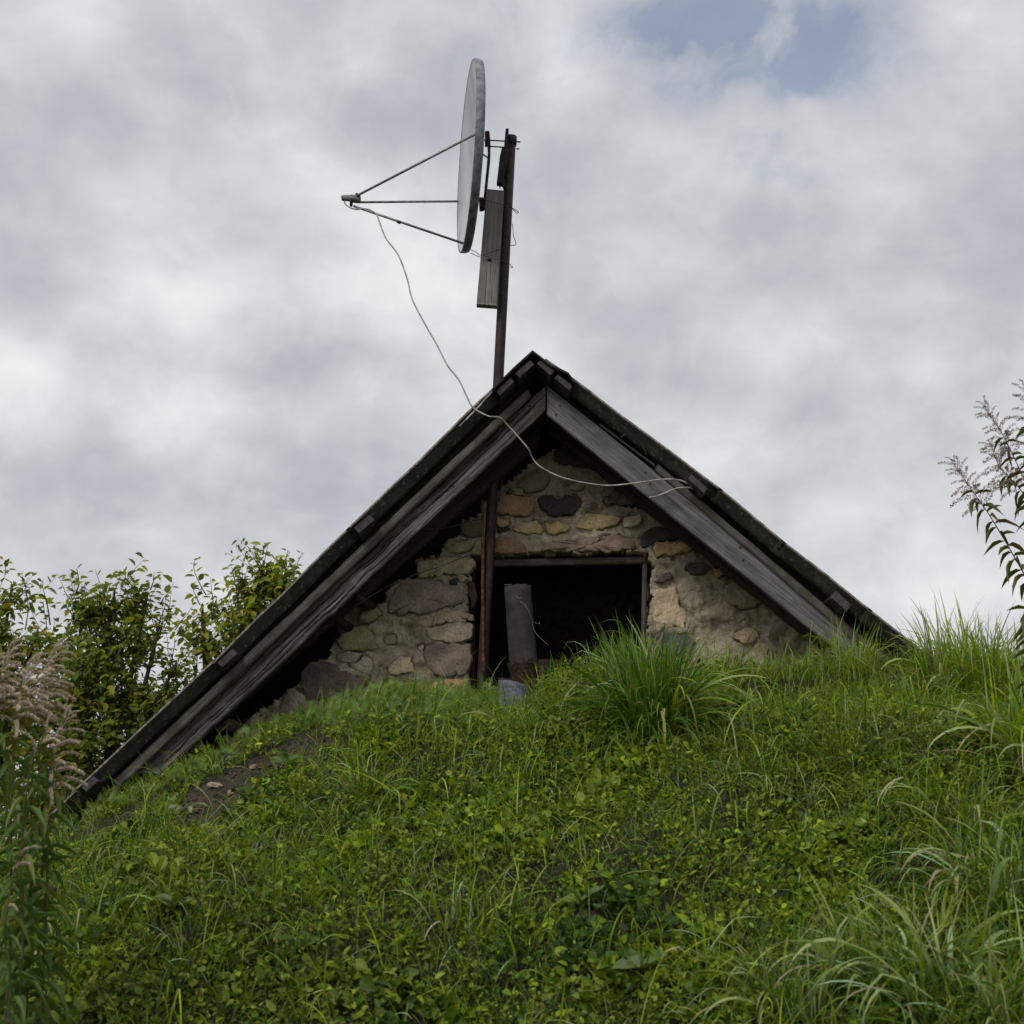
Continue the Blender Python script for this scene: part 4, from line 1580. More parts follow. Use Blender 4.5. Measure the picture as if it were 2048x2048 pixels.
# ---- 1. broad small leaves
parts = []
KL = [hex_leaf(), hex_leaf(.30, .46, .3, .75, .3, .3), hex_leaf(.46, .30, .22, .6, .3, .15), hex_leaf(.22, .20, .3, .7, .2, .35)]
x, y, z, u, v = scatter_xy(40000)
fine = np.clip((u - 1250) / 250, 0, 1) * np.clip((1500 - v) / 90, 0, 1)      # short turf on the upper right
feat = np.clip((1120 - u) / 100, 0, 1) * np.clip((1485 + (560 - np.minimum(u, 560)) * .50 - v) / 40, 0, 1)
pm = noise2(x, y, 2.2, 1) * .6 + noise2(x, y, 6, 2) * .4
keep = (~soil_mask(u, v, x, y)) & (rng.random(len(x)) > fine * .85) & (rng.random(len(x)) > feat * .96) & (pm > .10)
x, y, z, u, v, pm = [a_[keep] for a_ in (x, y, z, u, v, pm)]
nr = Hn(x, y)
ptype = noise2(x, y, 3.0, 7)
for k in range(7):
    n = len(x)
    az = rng.uniform(0, 2 * np.pi, n) if k else rng.uniform(0, 2 * np.pi, n)
    el = rng.uniform(0.1, 1.0, n)
    d = np.stack([np.cos(az) * np.cos(el), np.sin(az) * np.cos(el), np.sin(el)], -1) + nr * .15
    off = rng.uniform(0.0, .022, n)[:, None] * np.stack([np.cos(az), np.sin(az), 0 * az], -1)
    hgt = rng.uniform(.004, .060, n) * (0.1 + 1.7 * noise2(x, y, 8, 41) ** 1.3)
    pos = np.stack([x, y, z], -1) + off + nr * hgt[:, None]
    up = norm(nr + rng.normal(0, .5, (n, 3)) + np.array([0, -.3, .1]))
    szp = noise2(x, y, 5.5, 63)
    L = rng.gamma(6, .0027, n).clip(.006, .036) * (0.50 + 1.05 * szp)
    wd = L * np.clip(.25 + noise2(x, y, 4.2, 64) + rng.normal(0, .12, n), .22, 1.0)
    sc = np.stack([L, wd, L], -1)
    sp = (noise2(x, y, 4.5, 61) * .6 + noise2(x, y, 11, 62) * .4) * 1.5 - .25
    ix = np.clip((sp + rng.normal(0, .13, n)) * 8, 0, 7.99).astype(int)
    cols = np.array(G_LEAF)[ix] * np.array([1.12, 1.0, .9]) * rng.normal(1, .2, (n, 1)).clip(.5, 1.6)
    yel = rng.random(n) < .05
    cols[yel] = jitter_cols(yel.sum(), G_LEAF_Y, .15)
    cols *= ((.72 + .5 * noise2(x, y, 2.6, 51)) * rng.choice([.6, 1.0, 1.25], n, p=[.35, .40, .25]))[:, None]
    tm, tff = KL[k % 4]
    parts.append(inst(tm, tff, pos, d, up, sc, cols))
add_stuff('ground_cover', parts, M_LEAF, 'low broad leaved herbs and clover covering the mound', 'plants')

# ---- 2. fine grass
parts = []
x, y, z, u, v = scatter_xy(75000)
fine = np.clip((u - 1150) / 300, 0, 1) * np.clip((1560 - v) / 120, 0, 1)
pm = noise2(x, y, 1.8, 11)
dens = 0.55 + .40 * (pm > .5) + .9 * fine
keep = (~soil_mask(u, v, x, y)) & (rng.random(len(x)) < dens)
x, y, z, u, v, fine = [a_[keep] for a_ in (x, y, z, u, v, fine)]
n = len(x)
base = np.stack([x, y, z - .004], -1)
az = rng.uniform(0, 2 * np.pi, n)
L = rng.gamma(5, .018, n).clip(.03, .24) * (1 - .25 * fine)
wd = rng.uniform(.0018, .0040, n) * (1 - .25 * fine)
cols = jitter_cols(n, G_GRASS, .2)
gl = rng.random(n) < .08
cols[gl] = jitter_cols(gl.sum(), G_GLAUC, .15)
dr = rng.random(n) < .07
cols[dr] = jitter_cols(dr.sum(), G_DRY, .2)
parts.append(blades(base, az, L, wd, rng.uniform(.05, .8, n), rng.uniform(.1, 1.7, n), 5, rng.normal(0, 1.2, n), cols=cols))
# wisps against the wall foot and crest, taller
x = rng.uniform(.2, 3.0, 34000)
y = rng.uniform(5.0, 6.8, 34000)
u, v = proj(np.stack([x, y, H(x, y)], -1))
keep = rng.random(len(x)) < np.clip((u - 1150) / 250, 0, 1) * np.clip((1560 - v) / 120, 0, 1) * np.clip((u - 0) / 1, 0, 1)
x, y = x[keep], y[keep]
n = len(x)
cols = jitter_cols(n, G_GRASS + [(.20, .25, .03), (.24, .27, .06)], .2)
parts.append(blades(np.stack([x, y, H(x, y)], -1), rng.uniform(0, 6.28, n), rng.gamma(5, .012, n).clip(.02, .12), rng.uniform(.0016, .0034, n),
                    rng.uniform(.1, 1.1, n), rng.uniform(.1, 1.5, n), 3, rng.normal(0, 1, n), cols=cols))
x = rng.uniform(-1.9, 3.0, 9500)
y = rng.uniform(6.1, 6.8, 9500)
z = H(x, y)
u, v = proj(np.stack([x, y, z], -1))
den = np.where(u > 1150, 1.3 - .8 * np.clip((u - 1650) / 100, 0, 1), np.where(u > 560, .12, .06))
keep = rng.random(len(x)) < den * (0.40 + noise2(x, y, 4, 5))
x, y, z, u = [a_[keep] for a_ in (x, y, z, u)]
n = len(x)
cols = jitter_cols(n, G_GRASS + [(.13, .18, .04)], .2)
gl = rng.random(n) < .25
cols[gl] = jitter_cols(gl.sum(), G_GLAUC, .15)
parts.append(blades(np.stack([x, y, z], -1), rng.uniform(0, 6.28, n), rng.gamma(6, .020, n).clip(.05, .28), rng.uniform(.002, .0042, n),
                    rng.uniform(.0, .5, n), rng.uniform(.1, 1.5, n), 6, rng.normal(0, 1, n), cols=cols))
add_stuff('short_grass', parts, M_GRASS, 'fine short grass growing all over the mound', 'grass')

# ---- 3. long coarse grass scattered, denser low down and on the right
parts = []
x, y, z, u, v = scatter_xy(26000)
dens = .30 + .50 * (noise2(x, y, 1.1, 21) > .56) + .55 * np.clip((u - 1500) / 300, 0, 1) * np.clip((v - 1560) / 200, 0, 1) + .25 * np.clip((300 - u) / 200, 0, 1) * np.clip((v - 1750) / 100, 0, 1)
keep = (~soil_mask(u, v, x, y)) & (rng.random(len(x)) < dens * 1.1) & (y < 6.15)
x, y, z, u, v = [a_[keep] for a_ in (x, y, z, u, v)]
n = len(x)
nr = Hn(x, y)
az = np.where(rng.random(n) < .35, rng.normal(-1.57, 1.0, n), rng.uniform(0, 6.28, n))
cols = jitter_cols(n, G_GLAUC[:1] + G_GRASS, .20)
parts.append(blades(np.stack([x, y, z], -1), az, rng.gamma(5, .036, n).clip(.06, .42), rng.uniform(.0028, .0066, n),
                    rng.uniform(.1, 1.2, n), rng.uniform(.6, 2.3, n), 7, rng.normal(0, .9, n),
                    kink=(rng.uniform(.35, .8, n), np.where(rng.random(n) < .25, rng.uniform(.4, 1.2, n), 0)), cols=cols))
add_stuff('long_grass', parts, M_GRASS, 'loose long grass blades bending over the ground cover', 'grass')

# ---- 4. feathery herbs
parts = []
ft = [frond_template(5, s) for s in range(3)]
x, y, z, u, v = scatter_xy(30000, side=.2)
feat = np.clip((1130 - u) / 120, 0, 1) * np.clip((1490 + (600 - np.minimum(u, 600)) * .50 - v) / 40, 0, 1) * (u > 60)
pt = noise2(x, y, 1.9, 31) > .58
keep = (~soil_mask(u, v, x, y)) & (rng.random(len(x)) < feat * .85 + .26 * pt)
x, y, z, u, v, feat = [a_[keep] for a_ in (x, y, z, u, v, feat)]
nr = Hn(x, y)
for k in range(3):
    n = len(x)
    az = rng.uniform(0, 6.28, n)
    el = rng.uniform(.1, 1.35, n)
    d = np.stack([np.cos(az) * np.cos(el), np.sin(az) * np.cos(el), np.sin(el)], -1)
    pos = np.stack([x, y, z], -1) + nr * (rng.uniform(0, .060, n) * (.4 + feat) * (.4 + 1.1 * noise2(x, y, 5, 9)))[:, None] + rng.normal(0, .01, (n, 3)) * [1, 1, 0]
    L = rng.uniform(.022, .058, n) * (.7 + .4 * feat)
    cols = jitter_cols(n, G_FEATH, .2)
    parts.append(inst(ft[k][0], ft[k][1], pos, d, norm(nr + rng.normal(0, .5, (n, 3)) + [0, -.5, 0]), np.stack([L, L * .9, L], -1), cols))
add_stuff('feathery_herbs', parts, M_FEATHER, 'soft feathery grey green herbs massed along the crest left of the pipe', 'plants')

# ---- 5. dry litter on the soil
parts = []
x, y, z, u, v = scatter_xy(60000)
m = soil_mask(u, v, x, y)
keep = m | (rng.random(len(x)) < .22)
x, y, z = x[keep], y[keep], z[keep]
n = len(x)
az = rng.uniform(0, 6.28, n)
cols = jitter_cols(n, [(.17, .125, .09), (.27, .21, .155), (.10, .07, .05), (.07, .05, .038)], .25)
parts.append(blades(np.stack([x, y, z + .002], -1), az, rng.gamma(3, .010, n).clip(.008, .11), rng.uniform(.0012, .005, n), rng.uniform(1.0, 1.6, n), rng.uniform(-.2, .5, n), 2, cols=cols))
x, y, z, u, v = scatter_xy(60000)
m = soil_mask(u, v, x, y)
x, y, z = x[m], y[m], z[m]
n = len(x)
ck_v = np.array([(1, 0, 0), (-.5, .8, 0), (-.5, -.8, 0), (0, 0, .9), (.2, .1, -.5)], float)
ck_f = np.array([(0, 1, 3, 3), (1, 2, 3, 3), (2, 0, 3, 3)])
L = rng.gamma(2, .0036, n).clip(.0015, .022)
ch = jitter_cols(n, [(1.5, 1.35, 1.2), (.8, .75, .7), (2.4, 2.1, 1.8)], .25)
v_, f_, c_ = inst(ck_v, ck_f[:, :3], np.stack([x, y, z], -1), rng.normal(0, 1, (n, 3)) * [1, 1, .2], np.array([[0, 0, 1.0]]) + rng.normal(0, .4, (n, 3)), np.stack([L, L, L * .8], -1), ch)
so = fast_mesh('soil_crumbs', v_, f_, M_SOIL, c_, smooth=False)
tag(so, 'brown crumbs and clods of the bare soil patch', 'soil', kind='stuff')
add_stuff('dry_litter', parts, M_FEATHER, 'dry brown stalks and crumbs strewn over the bare soil', 'litter')


# ---- 6. grass tussocks: each a thing, its large blades parts of it
def ground_at(u, v):
    d = ray(u, v).normalized()
    t = 2.0
    while t < 12:
        p = Vector((0, 0, CAMZ)) + d * t
        if p.z < float(H(p.x, p.y)):
            return p
        t += 0.01
    return p


BL = []
for k in range(30):
    n = 1
    c = jitter_cols(1, (G_GLAUC if k % 5 in (0, 3) else G_GRASS) if k < 26 else G_DRY, .15)
    up_ = k % 3 == 0
    v_, f_, c_ = blades(np.zeros((1, 3)), np.zeros(1), np.ones(1), np.array([.020 + .008 * (k % 3)]),
                        np.array([rng.uniform(.05, .25) if up_ else rng.uniform(.2, .65)]),
                        np.array([rng.uniform(.15, .7) if up_ else rng.uniform(1.2, 2.6)]), 10, np.array([rng.normal(0, .7)]),
                        kink=(np.array([rng.uniform(.4, .8)]), np.array([.8 if k % 4 == 1 else 0.])), cols=c)
    me = bpy.data.meshes.new('blade_mesh')
    me.from_pydata(v_.tolist(), [], f_.tolist())
    me.polygons.foreach_set('use_smooth', [True] * len(me.polygons))
    a_ = me.attributes.new('Col', 'FLOAT_COLOR', 'POINT')
    a_.data.foreach_set('color', np.concatenate([c_, np.ones((len(c_), 1))], 1).astype(np.float32).ravel())
    me.materials.append(M_GRASS)
    BL.append(me)


def tussock(u, v, h, nb, nf, label, spread=.05, upright=.4, az0=None, p=None, dark=False, wide=1.0):
    p = p or ground_at(u, v)
    t = empty('grass_tussock', p)
    tag(t, label, 'grass tussock', 'grass tussocks on the mound')
    for k in range(nb):
        is_up = random.random() < upright
        pool = [i for i in range(len(BL)) if (i % 3 == 0) == is_up]
        if wide > 1.2:
            pool = [i for i in pool if i % 5 in (0, 3)] + pool[:1]
        o = bpy.data.objects.new('blade', BL[random.choice(pool)])
        link(o, t)
        r = spread * math.sqrt(random.random())
        a = random.uniform(0, 6.28)
        ox, oy = r * math.cos(a), r * math.sin(a)
        L = h * random.uniform(.55, 1.15)
        o.location = (ox, oy, float(H(p.x + ox, p.y + oy)) - p.z - .01)
        aa = a + random.gauss(0, 1.1) if az0 is None else random.gauss(az0, .9)
        o.rotation_euler = (0, 0, aa)
        o.scale = (L, L * wide * random.uniform(.7, 1.2), L)
    n = nf
    a = rng.uniform(0, 6.28, n)
    r = spread * 1.1 * np.sqrt(rng.random(n))
    bx, by = p.x + r * np.cos(a), p.y + r * np.sin(a)
    base = np.stack([bx, by, H(bx, by) - .01], -1)
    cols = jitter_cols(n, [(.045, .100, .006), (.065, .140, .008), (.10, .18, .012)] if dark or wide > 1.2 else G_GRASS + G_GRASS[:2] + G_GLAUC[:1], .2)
    dr = rng.random(n) < .09
    cols[dr] = jitter_cols(dr.sum(), G_DRY, .2)
    w = h * rng.uniform(.010, .020, n)
    upm = rng.random(n) < upright
    aa = a + rng.normal(0, 1.3, n) if az0 is None else rng.normal(az0, 1.1, n)
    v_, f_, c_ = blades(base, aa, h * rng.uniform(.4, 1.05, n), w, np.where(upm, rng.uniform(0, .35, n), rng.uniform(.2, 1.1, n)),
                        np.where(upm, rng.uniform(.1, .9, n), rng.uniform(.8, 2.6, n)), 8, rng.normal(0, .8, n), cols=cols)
    o = fast_mesh('fine_blades', v_, f_, M_GRASS, c_, parent=t)
    o['kind'] = 'stuff'


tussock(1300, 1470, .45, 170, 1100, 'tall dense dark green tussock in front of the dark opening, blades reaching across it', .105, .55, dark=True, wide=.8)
tussock(1600, 1350, .22, 30, 160, 'low grass tuft at the wall foot under the middle of the right bargeboard', .12, .6)
tussock(1690, 1330, .27, 40, 240, 'bright green tuft covering the buried end of the right bargeboard', .11, .6, p=Vector((1.52, 6.25, float(H(1.52, 6.25)))))
tussock(1420, 1385, .24, 34, 200, 'tuft between the big tussock and the wall, right of the opening', .12, .6)
tussock(1925, 1400, .42, 90, 380, 'tall tussock on the skyline right of the roof end, blades standing against the sky', .15, .5)
tussock(1990, 1410, .42, 70, 300, 'skyline tussock nearest the right hand goldenrod', .15, .5)
tussock(2080, 1520, .44, 90, 320, 'large tussock cut by the right edge of the picture, halfway down the slope', .15, .35)
tussock(1920, 1640, .28, 46, 160, 'drooping tuft below the skyline tussocks on the right', .12, .15)
tussock(2010, 1800, .36, 90, 240, 'pale arching tussock low at the right edge', .14, .12, wide=1.35)
tussock(1800, 1960, .34, 110, 260, 'wide arching tussock at the bottom right with pale blades', .16, .15, wide=1.35)
tussock(1600, 2030, .28, 60, 140, 'smaller pale tuft left of the wide bottom right tussock', .12, .15, wide=1.35)
tussock(1960, 2060, .38, 110, 260, 'bottom right corner tussock with broad pale blades', .16, .12, wide=1.35)
tussock(725, 1615, .27, 40, 50, 'loose star shaped tuft below the bare soil, with straw coloured dead blades', .05, .25)
tussock(930, 1870, .26, 34, 40, 'open tuft of long blades in the lower middle of the slope', .08, .25)
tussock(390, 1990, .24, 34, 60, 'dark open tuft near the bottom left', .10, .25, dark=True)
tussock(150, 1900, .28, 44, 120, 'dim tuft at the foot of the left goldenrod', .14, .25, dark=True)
tussock(1440, 1950, .22, 26, 60, 'small tuft in the lower right of the middle slope', .10, .2)
tussock(1090, 1400, .20, 16, 90, 'thin tuft of upright blades just right of the pipe', .08, .8)
tussock(1020, 1392, .15, 8, 20, 'few upright blades in front of the pipe base', .05, .8)
tussock(640, 1440, .15, 10, 50, 'sparse grass wisps below the dark boulder at the left wall', .10, .8)


# ---- 7. broad leaved plants, leaves as parts
def leaf_mesh(name, kind, col, fold=.15, droop=.25, wav=0.0, mat=None):
    tv_, tf_ = leaf_template(kind, fold, droop)
    # refine: wavy margin
    tv_ = tv_.copy()
    tv_[:, 2] += wav * np.sin(tv_[:, 0] * 14 + tv_[:, 1] * 5)
    me = bpy.data.meshes.new(name)
    me.from_pydata(tv_.tolist(), [], tf_.tolist())
    me.polygons.foreach_set('use_smooth', [True] * len(me.polygons))
    c = np.ones((len(tv_), 4), np.float32)
    c[:, :3] = col
    mid = np.abs(tv_[:, 1]) < .001
    c[mid, :3] *= 1.25
    a_ = me.attributes.new('Col', 'FLOAT_COLOR', 'POINT')
    a_.data.foreach_set('color', c.ravel())
    me.materials.append(mat or M_LEAF)
    return me


def orient(o, loc, d, nrm, L, Wd):
    d = Vector(d).normalized()
    yv = Vector(nrm).cross(d).normalized()
    zv = d.cross(yv)
    M = Matrix((d * L, yv * Wd, zv * L)).transposed().to_4x4()
    M.translation = loc
    o.matrix_local = M


DOCK = [leaf_mesh('leaf', 'spoon', (.10, .16, .03), .2, .3, .03), leaf_mesh('leaf', 'spoon', (.12, .16, .06), .25, .35, .04), leaf_mesh('leaf', 'ovate', (.085, .14, .03), .2, .25, .02)]
PALE = [leaf_mesh('leaf', 'spoon', (.20, .24, .14), .3, .45, .06), leaf_mesh('leaf', 'spoon', (.16, .20, .10), .3, .4, .06)]
YELG = [leaf_mesh('leaf', 'spoon', (.20, .25, .03), .15, .1, .03), leaf_mesh('leaf', 'spoon', (.16, .22, .03), .15, .15, .03)]


def rosette(u, v, L, n, pool, label, el=(.2, 1.0), wr=.35, az=None, nm='broadleaf_plant'):
    p = ground_at(u, v)
    t = empty(nm, p)
    tag(t, label, 'plant', 'broad leaved plants in the turf')
    for k in range(n):
        o = bpy.data.objects.new('leaf', random.choice(pool))
        link(o, t)
        a = (k / n * 6.28 + random.uniform(-.4, .4)) if az is None else random.gauss(az, .5)
        e = random.uniform(*el)
        d = Vector((math.cos(a) * math.cos(e), math.sin(a) * math.cos(e), math.sin(e)))
        s = L * random.uniform(.65, 1.1)
        orient(o, Vector((random.uniform(-.01, .01), random.uniform(-.01, .01), .03)), d, Vector((random.uniform(-.3, .3), -.5, 1)) if e < 1.1 else Vector((.2, -1, .3)), s, s * wr)
    return t


rosette(1192, 1620, .115, 5, YELG, 'plant with two tall upright yellow green leaves below the big tussock', (1.0, 1.5), .30)
rosette(1225, 1610, .10, 4, YELG, 'upright yellow green leaves beside their taller twin, right of it', (1.1, 1.5), .30)
rosette(575, 1548, .10, 9, DOCK, 'leafy rosette at the right edge of the bare soil', (.3, 1.1), .32)
rosette(370, 1632, .10, 6, PALE, 'limp grey green wilted leaves at the lower end of the bare soil', (-.1, .5), .30)
rosette(290, 1640, .075, 5, PALE, 'small pale wilting plant left of the bare soil patch', (0, .5), .28)
rosette(320, 1770, .085, 6, YELG, 'bright yellow green leaves in the left part of the slope', (.5, 1.3), .42)
rosette(240, 1840, .075, 5, DOCK, 'oval leaves near the bottom left goldenrod foot', (.2, .9), .5)
rosette(345, 1840, .08, 6, DOCK, 'oval leaved plant under the yellow green leaves on the left', (.2, .9), .5)
rosette(540, 1640, .07, 6, DOCK, 'small rosette left of the star shaped tuft', (.2, 1.0), .45)
rosette(600, 1920, .08, 7, DOCK, 'broad leaf cluster near the bottom, left of centre', (.2, 1.0), .55)
rosette(790, 2000, .08, 7, DOCK, 'leafy plant at the bottom under the open middle tuft', (.2, 1.0), .6)
rosette(1350, 1500, .06, 6, DOCK, 'rosette hiding at the foot of the big tussock', (.2, 1.0), .45)
rosette(1500, 1760, .07, 7, DOCK, 'round leaved plant in the middle right slope', (.2, .9), .6)
rosette(1640, 1700, .07, 7, DOCK, 'oval leaved plant right of the middle slope, below the turf', (.2, .9), .55)
rosette(1160, 1830, .08, 6, DOCK, 'larger leaves in the centre of the slope, right of the open tuft', (.2, .9), .5)
rosette(1780, 1560, .06, 6, DOCK, 'small leafy plant below the skyline tussocks', (.2, .9), .5)
rosette(1730, 1600, .07, 4, YELG, 'single yellow green plant right of centre slope', (.5, 1.3), .4)
rosette(1280, 1960, .08, 7, DOCK, 'nettle like leaf cluster at the bottom centre', (.2, 1.0), .6)


# ------------------------------------------------------------------ trees behind the roof
TL = []
for k, c in enumerate([(.145, .195, .020), (.20, .25, .022), (.30, .32, .028), (.09, .135, .022), (.38, .35, .04), (.20, .24, .08)]):
    TL.append(leaf_mesh('leaf', 'ovate', c, .30, .22 + .04 * k, 0, M_TREELEAF))
TLC = np.array([(.145, .195, .020), (.20, .25, .022), (.30, .32, .028), (.09, .135, .022), (.38, .35, .04), (.20, .24, .08)])
tleaf_v, tleaf_f = hex_leaf(.44, .38, .28, .66, .3, .25)


def tree(base, Yp, blobs, sprigs, label, nleaf, trunk_r=.09, yellow=.12):
    """blobs: (u, v, r, weight) pixels on the plane Yp; crown grown as twigs with alternate leaves"""
    bpos = Vector(base)
    bpos.z = float(H(bpos.x, bpos.y)) - .05
    t = empty('fruit_tree', bpos)
    tag(t, label, 'tree', 'trees behind the roof')
    k_px = at(100, 1200, Yp)
    mpp = (at(101, 1200, Yp) - k_px).length
    cents = [(at(u, v + 14, Yp), r * mpp * .94, w) for (u, v, r, w) in blobs]
    # limbs
    cc = sum((c for c, _, _ in cents), Vector()) / len(cents)
    fork = Vector((bpos.x * .5 + cc.x * .5, Yp + .1, bpos.z + (cc.z - bpos.z) * .45))
    tube('trunk', [bpos, bpos.lerp(fork, .5) + Vector((.05, .03, 0)), fork], [trunk_r, trunk_r * .8, trunk_r * .6], M_BARK, t, 10, res=4, jitter=.3)
    limbs = []
    for (c, r, w) in cents:
        a = fork + Vector((random.uniform(-.04, .04), random.uniform(-.04, .04), random.uniform(-.1, .1)))
        mid = a.lerp(c, .55) + Vector((random.uniform(-.12, .12), random.uniform(-.12, .12), random.uniform(-.12, .05)))
        end = c + Vector((0, 0, r * .5))
        tube('branch', [a, mid, c, end], [trunk_r * .35, trunk_r * .2, .010, .005], M_BARK, t, 7, res=4)
        limbs.append([a.lerp(mid, s) for s in (.4, .7, 1)] + [mid.lerp(c, s) for s in (.3, .6, 1)] + [c.lerp(end, s) for s in (.5, 1)])
    LP, LD, LN, LS_, LC = [], [], [], [], []
    tv_all, tw_f, tw_v = [], [], []

    def twig(p0, d, L, leafL, nl, col_b):
        d = d.normalized()
        p = p0.copy()
        steps = 6
        path = [p.copy()]
        dd = d.copy()
        for s in range(steps):
            dd = (dd + Vector((random.gauss(0, .14), random.gauss(0, .14), random.gauss(.03, .10)))).normalized()
            p = p + dd * (L / steps)
            path.append(p.copy())
        k0 = len(tw_v)
        ra = .0035 + .003 * random.random()
        for i, q in enumerate(path):
            rr = ra * (1 - .7 * i / steps)
            for an in (0, 2.09, 4.19):
                tw_v.append((q.x + rr * math.cos(an), q.y + rr * math.sin(an), q.z))
        for i in range(steps):
            for j in range(3):
                tw_f.append((k0 + i * 3 + j, k0 + i * 3 + (j + 1) % 3, k0 + (i + 1) * 3 + (j + 1) % 3, k0 + (i + 1) * 3 + j))
        for i in range(nl):
            s = (i + .6) / nl * steps
            k = min(int(s), steps - 1)
            q = path[k].lerp(path[k + 1], s - k)
            a = i * 2.4 + random.uniform(-.5, .5)
            ax_ = (path[k + 1] - path[k]).normalized()
            u_ = ax_.cross(Vector((0, .3, 1))).normalized()
            w_ = ax_.cross(u_)
            out_ = (u_ * math.cos(a) + w_ * math.sin(a) + ax_ * .55 + Vector((0, 0, -.15))).normalized()
            LP.append(q + out_ * .012)
            LD.append(out_)
            LN.append(Vector((random.gauss(0, .5), random.gauss(-.2, .5), 1)))
            LS_.append(leafL * random.uniform(.6, 1.15))
            ci = random.choices(range(6), (5, 5, 3, 4, yellow * 14, 2))[0]
            LC.append(ci)
    wsum = sum(r * r * w for _, r, w in cents)
    per = 9
    for (c, r, w), lb in zip(cents, limbs):
        nt_ = int(nleaf / per * r * r * w / wsum)
        subs = [c + Vector((random.gauss(0, 1), random.gauss(0, 1), random.gauss(0, 1))).normalized() * r * random.uniform(.2, 1.0) for _ in range(max(4, nt_ // 5))]
        for q in range(nt_):
            dv = Vector((random.gauss(0, 1), random.gauss(0, 1), random.gauss(0, 1))).normalized()
            rr = r * random.random() ** .5 * (1.25 if random.random() < .15 else 1)
            sb = random.choice(subs)
            p = sb + dv * (r * .30 * random.random() ** .5)
            p = p.lerp(c, .05)
            src = min(lb, key=lambda s: (s - p).length)
            d = (p - src).normalized() * .5 + Vector((random.gauss(0, .3), random.gauss(0, .3), .45))
            twig(p - d.normalized() * .12, d, random.uniform(.18, .36), random.choice((.038, .052, .066)), per, 0)
    for (u, v, u2, v2, nl) in sprigs:
        a, b = at(u, v, Yp), at(u2, v2, Yp - .05)
        twig(a, b - a, (b - a).length, .070, nl, 0)
    me = mesh_obj('twigs', tw_v, tw_f, M_BARK, t, False)
    me['kind'] = 'stuff'
    LP_ = np.array([tuple(p) for p in LP])
    LD_ = np.array([tuple(p) for p in LD])
    LN_ = np.array([tuple(p) for p in LN])
    LS2 = np.array(LS_)
    LC_ = np.array(LC)
    # the 300 nearest leaves become objects
    u, v = proj(LP_)
    vis = (u > -20)
    order = np.argsort(np.where(vis, LP_[:, 1], 99))
    first = order[:290]
    rest = order[290:]
    for i in first:
        o = bpy.data.objects.new('leaf', TL[int(LC_[i])])
        link(o, t)
        orient(o, Vector(LP_[i]) - bpos, LD_[i], LN_[i], LS2[i], LS2[i] * .62)
    cols = TLC[LC_[rest]] * rng.normal(1, .15, (len(rest), 1)).clip(.6, 1.5)
    L = LS2[rest]
    v_, f_, c_ = inst(tleaf_v, tleaf_f, LP_[rest], LD_[rest], LN_[rest], np.stack([L, L * .62, L], -1), cols)
    o = fast_mesh('foliage', v_, f_, M_TREELEAF, c_, parent=t)
    o['kind'] = 'stuff'


tree((-3.6, 9.4, 0), 9.0, [(20, 1185, 50, 1), (-40, 1240, 80, .9), (10, 1310, 80, 1.1), (70, 1270, 36, .6), (-60, 1380, 110, 1), (20, 1440, 90, 1.2), (-40, 1560, 120, 1.2)],
     [(50, 1260, 82, 1138, 9), (10, 1150, 14, 1118, 6), (90, 1290, 95, 1200, 8)], 'leafy tree cut by the left edge of the picture behind the goldenrod', 3800)
tree((-2.7, 9.2, 0), 8.8, [(165, 1215, 52, 1), (225, 1195, 60, 1), (290, 1200, 48, .8), (140, 1290, 62, 1), (215, 1300, 95, 1.35), (310, 1275, 62, .8), (345, 1330, 42, .7),
                           (130, 1400, 90, 1.3), (240, 1410, 105, 1.35), (330, 1400, 60, .8), (110, 1520, 100, 1.4), (220, 1530, 95, 1.4), (70, 1620, 90, 1.4), (300, 1480, 50, 1.0), (170, 1640, 70, 1.2)],
     [(250, 1170, 290, 1112, 9), (150, 1190, 165, 1132, 8), (275, 1180, 240, 1128, 7), (320, 1210, 345, 1160, 6), (350, 1260, 372, 1200, 6), (300, 1180, 322, 1150, 5), (370, 1320, 392, 1290, 6), (100, 1250, 85, 1160, 6)],
     'broad green tree with the widest crown, in the middle of the left trees', 9000, .11)
tree((-1.9, 9.6, 0), 9.3, [(405, 1215, 30, .7), (418, 1270, 44, .9), (470, 1255, 40, .8), (505, 1170, 46, 1.1), (525, 1130, 36, 1), (555, 1180, 50, 1.1), (500, 1220, 55, 1.1), (460, 1320, 60, 1), (400, 1365, 44, .8), (520, 1280, 60, 1.0), (600, 1230, 50, .7), (390, 1440, 50, .9)],
     [(412, 1190, 386, 1115, 12), (400, 1210, 385, 1165, 7), (525, 1110, 532, 1092, 6), (560, 1150, 580, 1120, 6), (425, 1200, 430, 1150, 7), (470, 1230, 445, 1190, 6), (580, 1160, 592, 1142, 5)],
     'yellow green tree nearest the roof edge, with an upright shoot on its left', 3900, .08, .35)


# ------------------------------------------------------------------ goldenrods
GL = [leaf_mesh('leaf', 'lance', c, .2, dr_, .01) for c, dr_ in (((.075, .135, .030), .45), ((.10, .16, .04), .6), ((.085, .15, .04), .3), ((.14, .18, .045), .8))]
GR = [leaf_mesh('leaf', 'lance', c, .25, dr_, .01) for c, dr_ in (((.10, .13, .025), .35), ((.075, .10, .03), .6), ((.12, .10, .03), .8))]


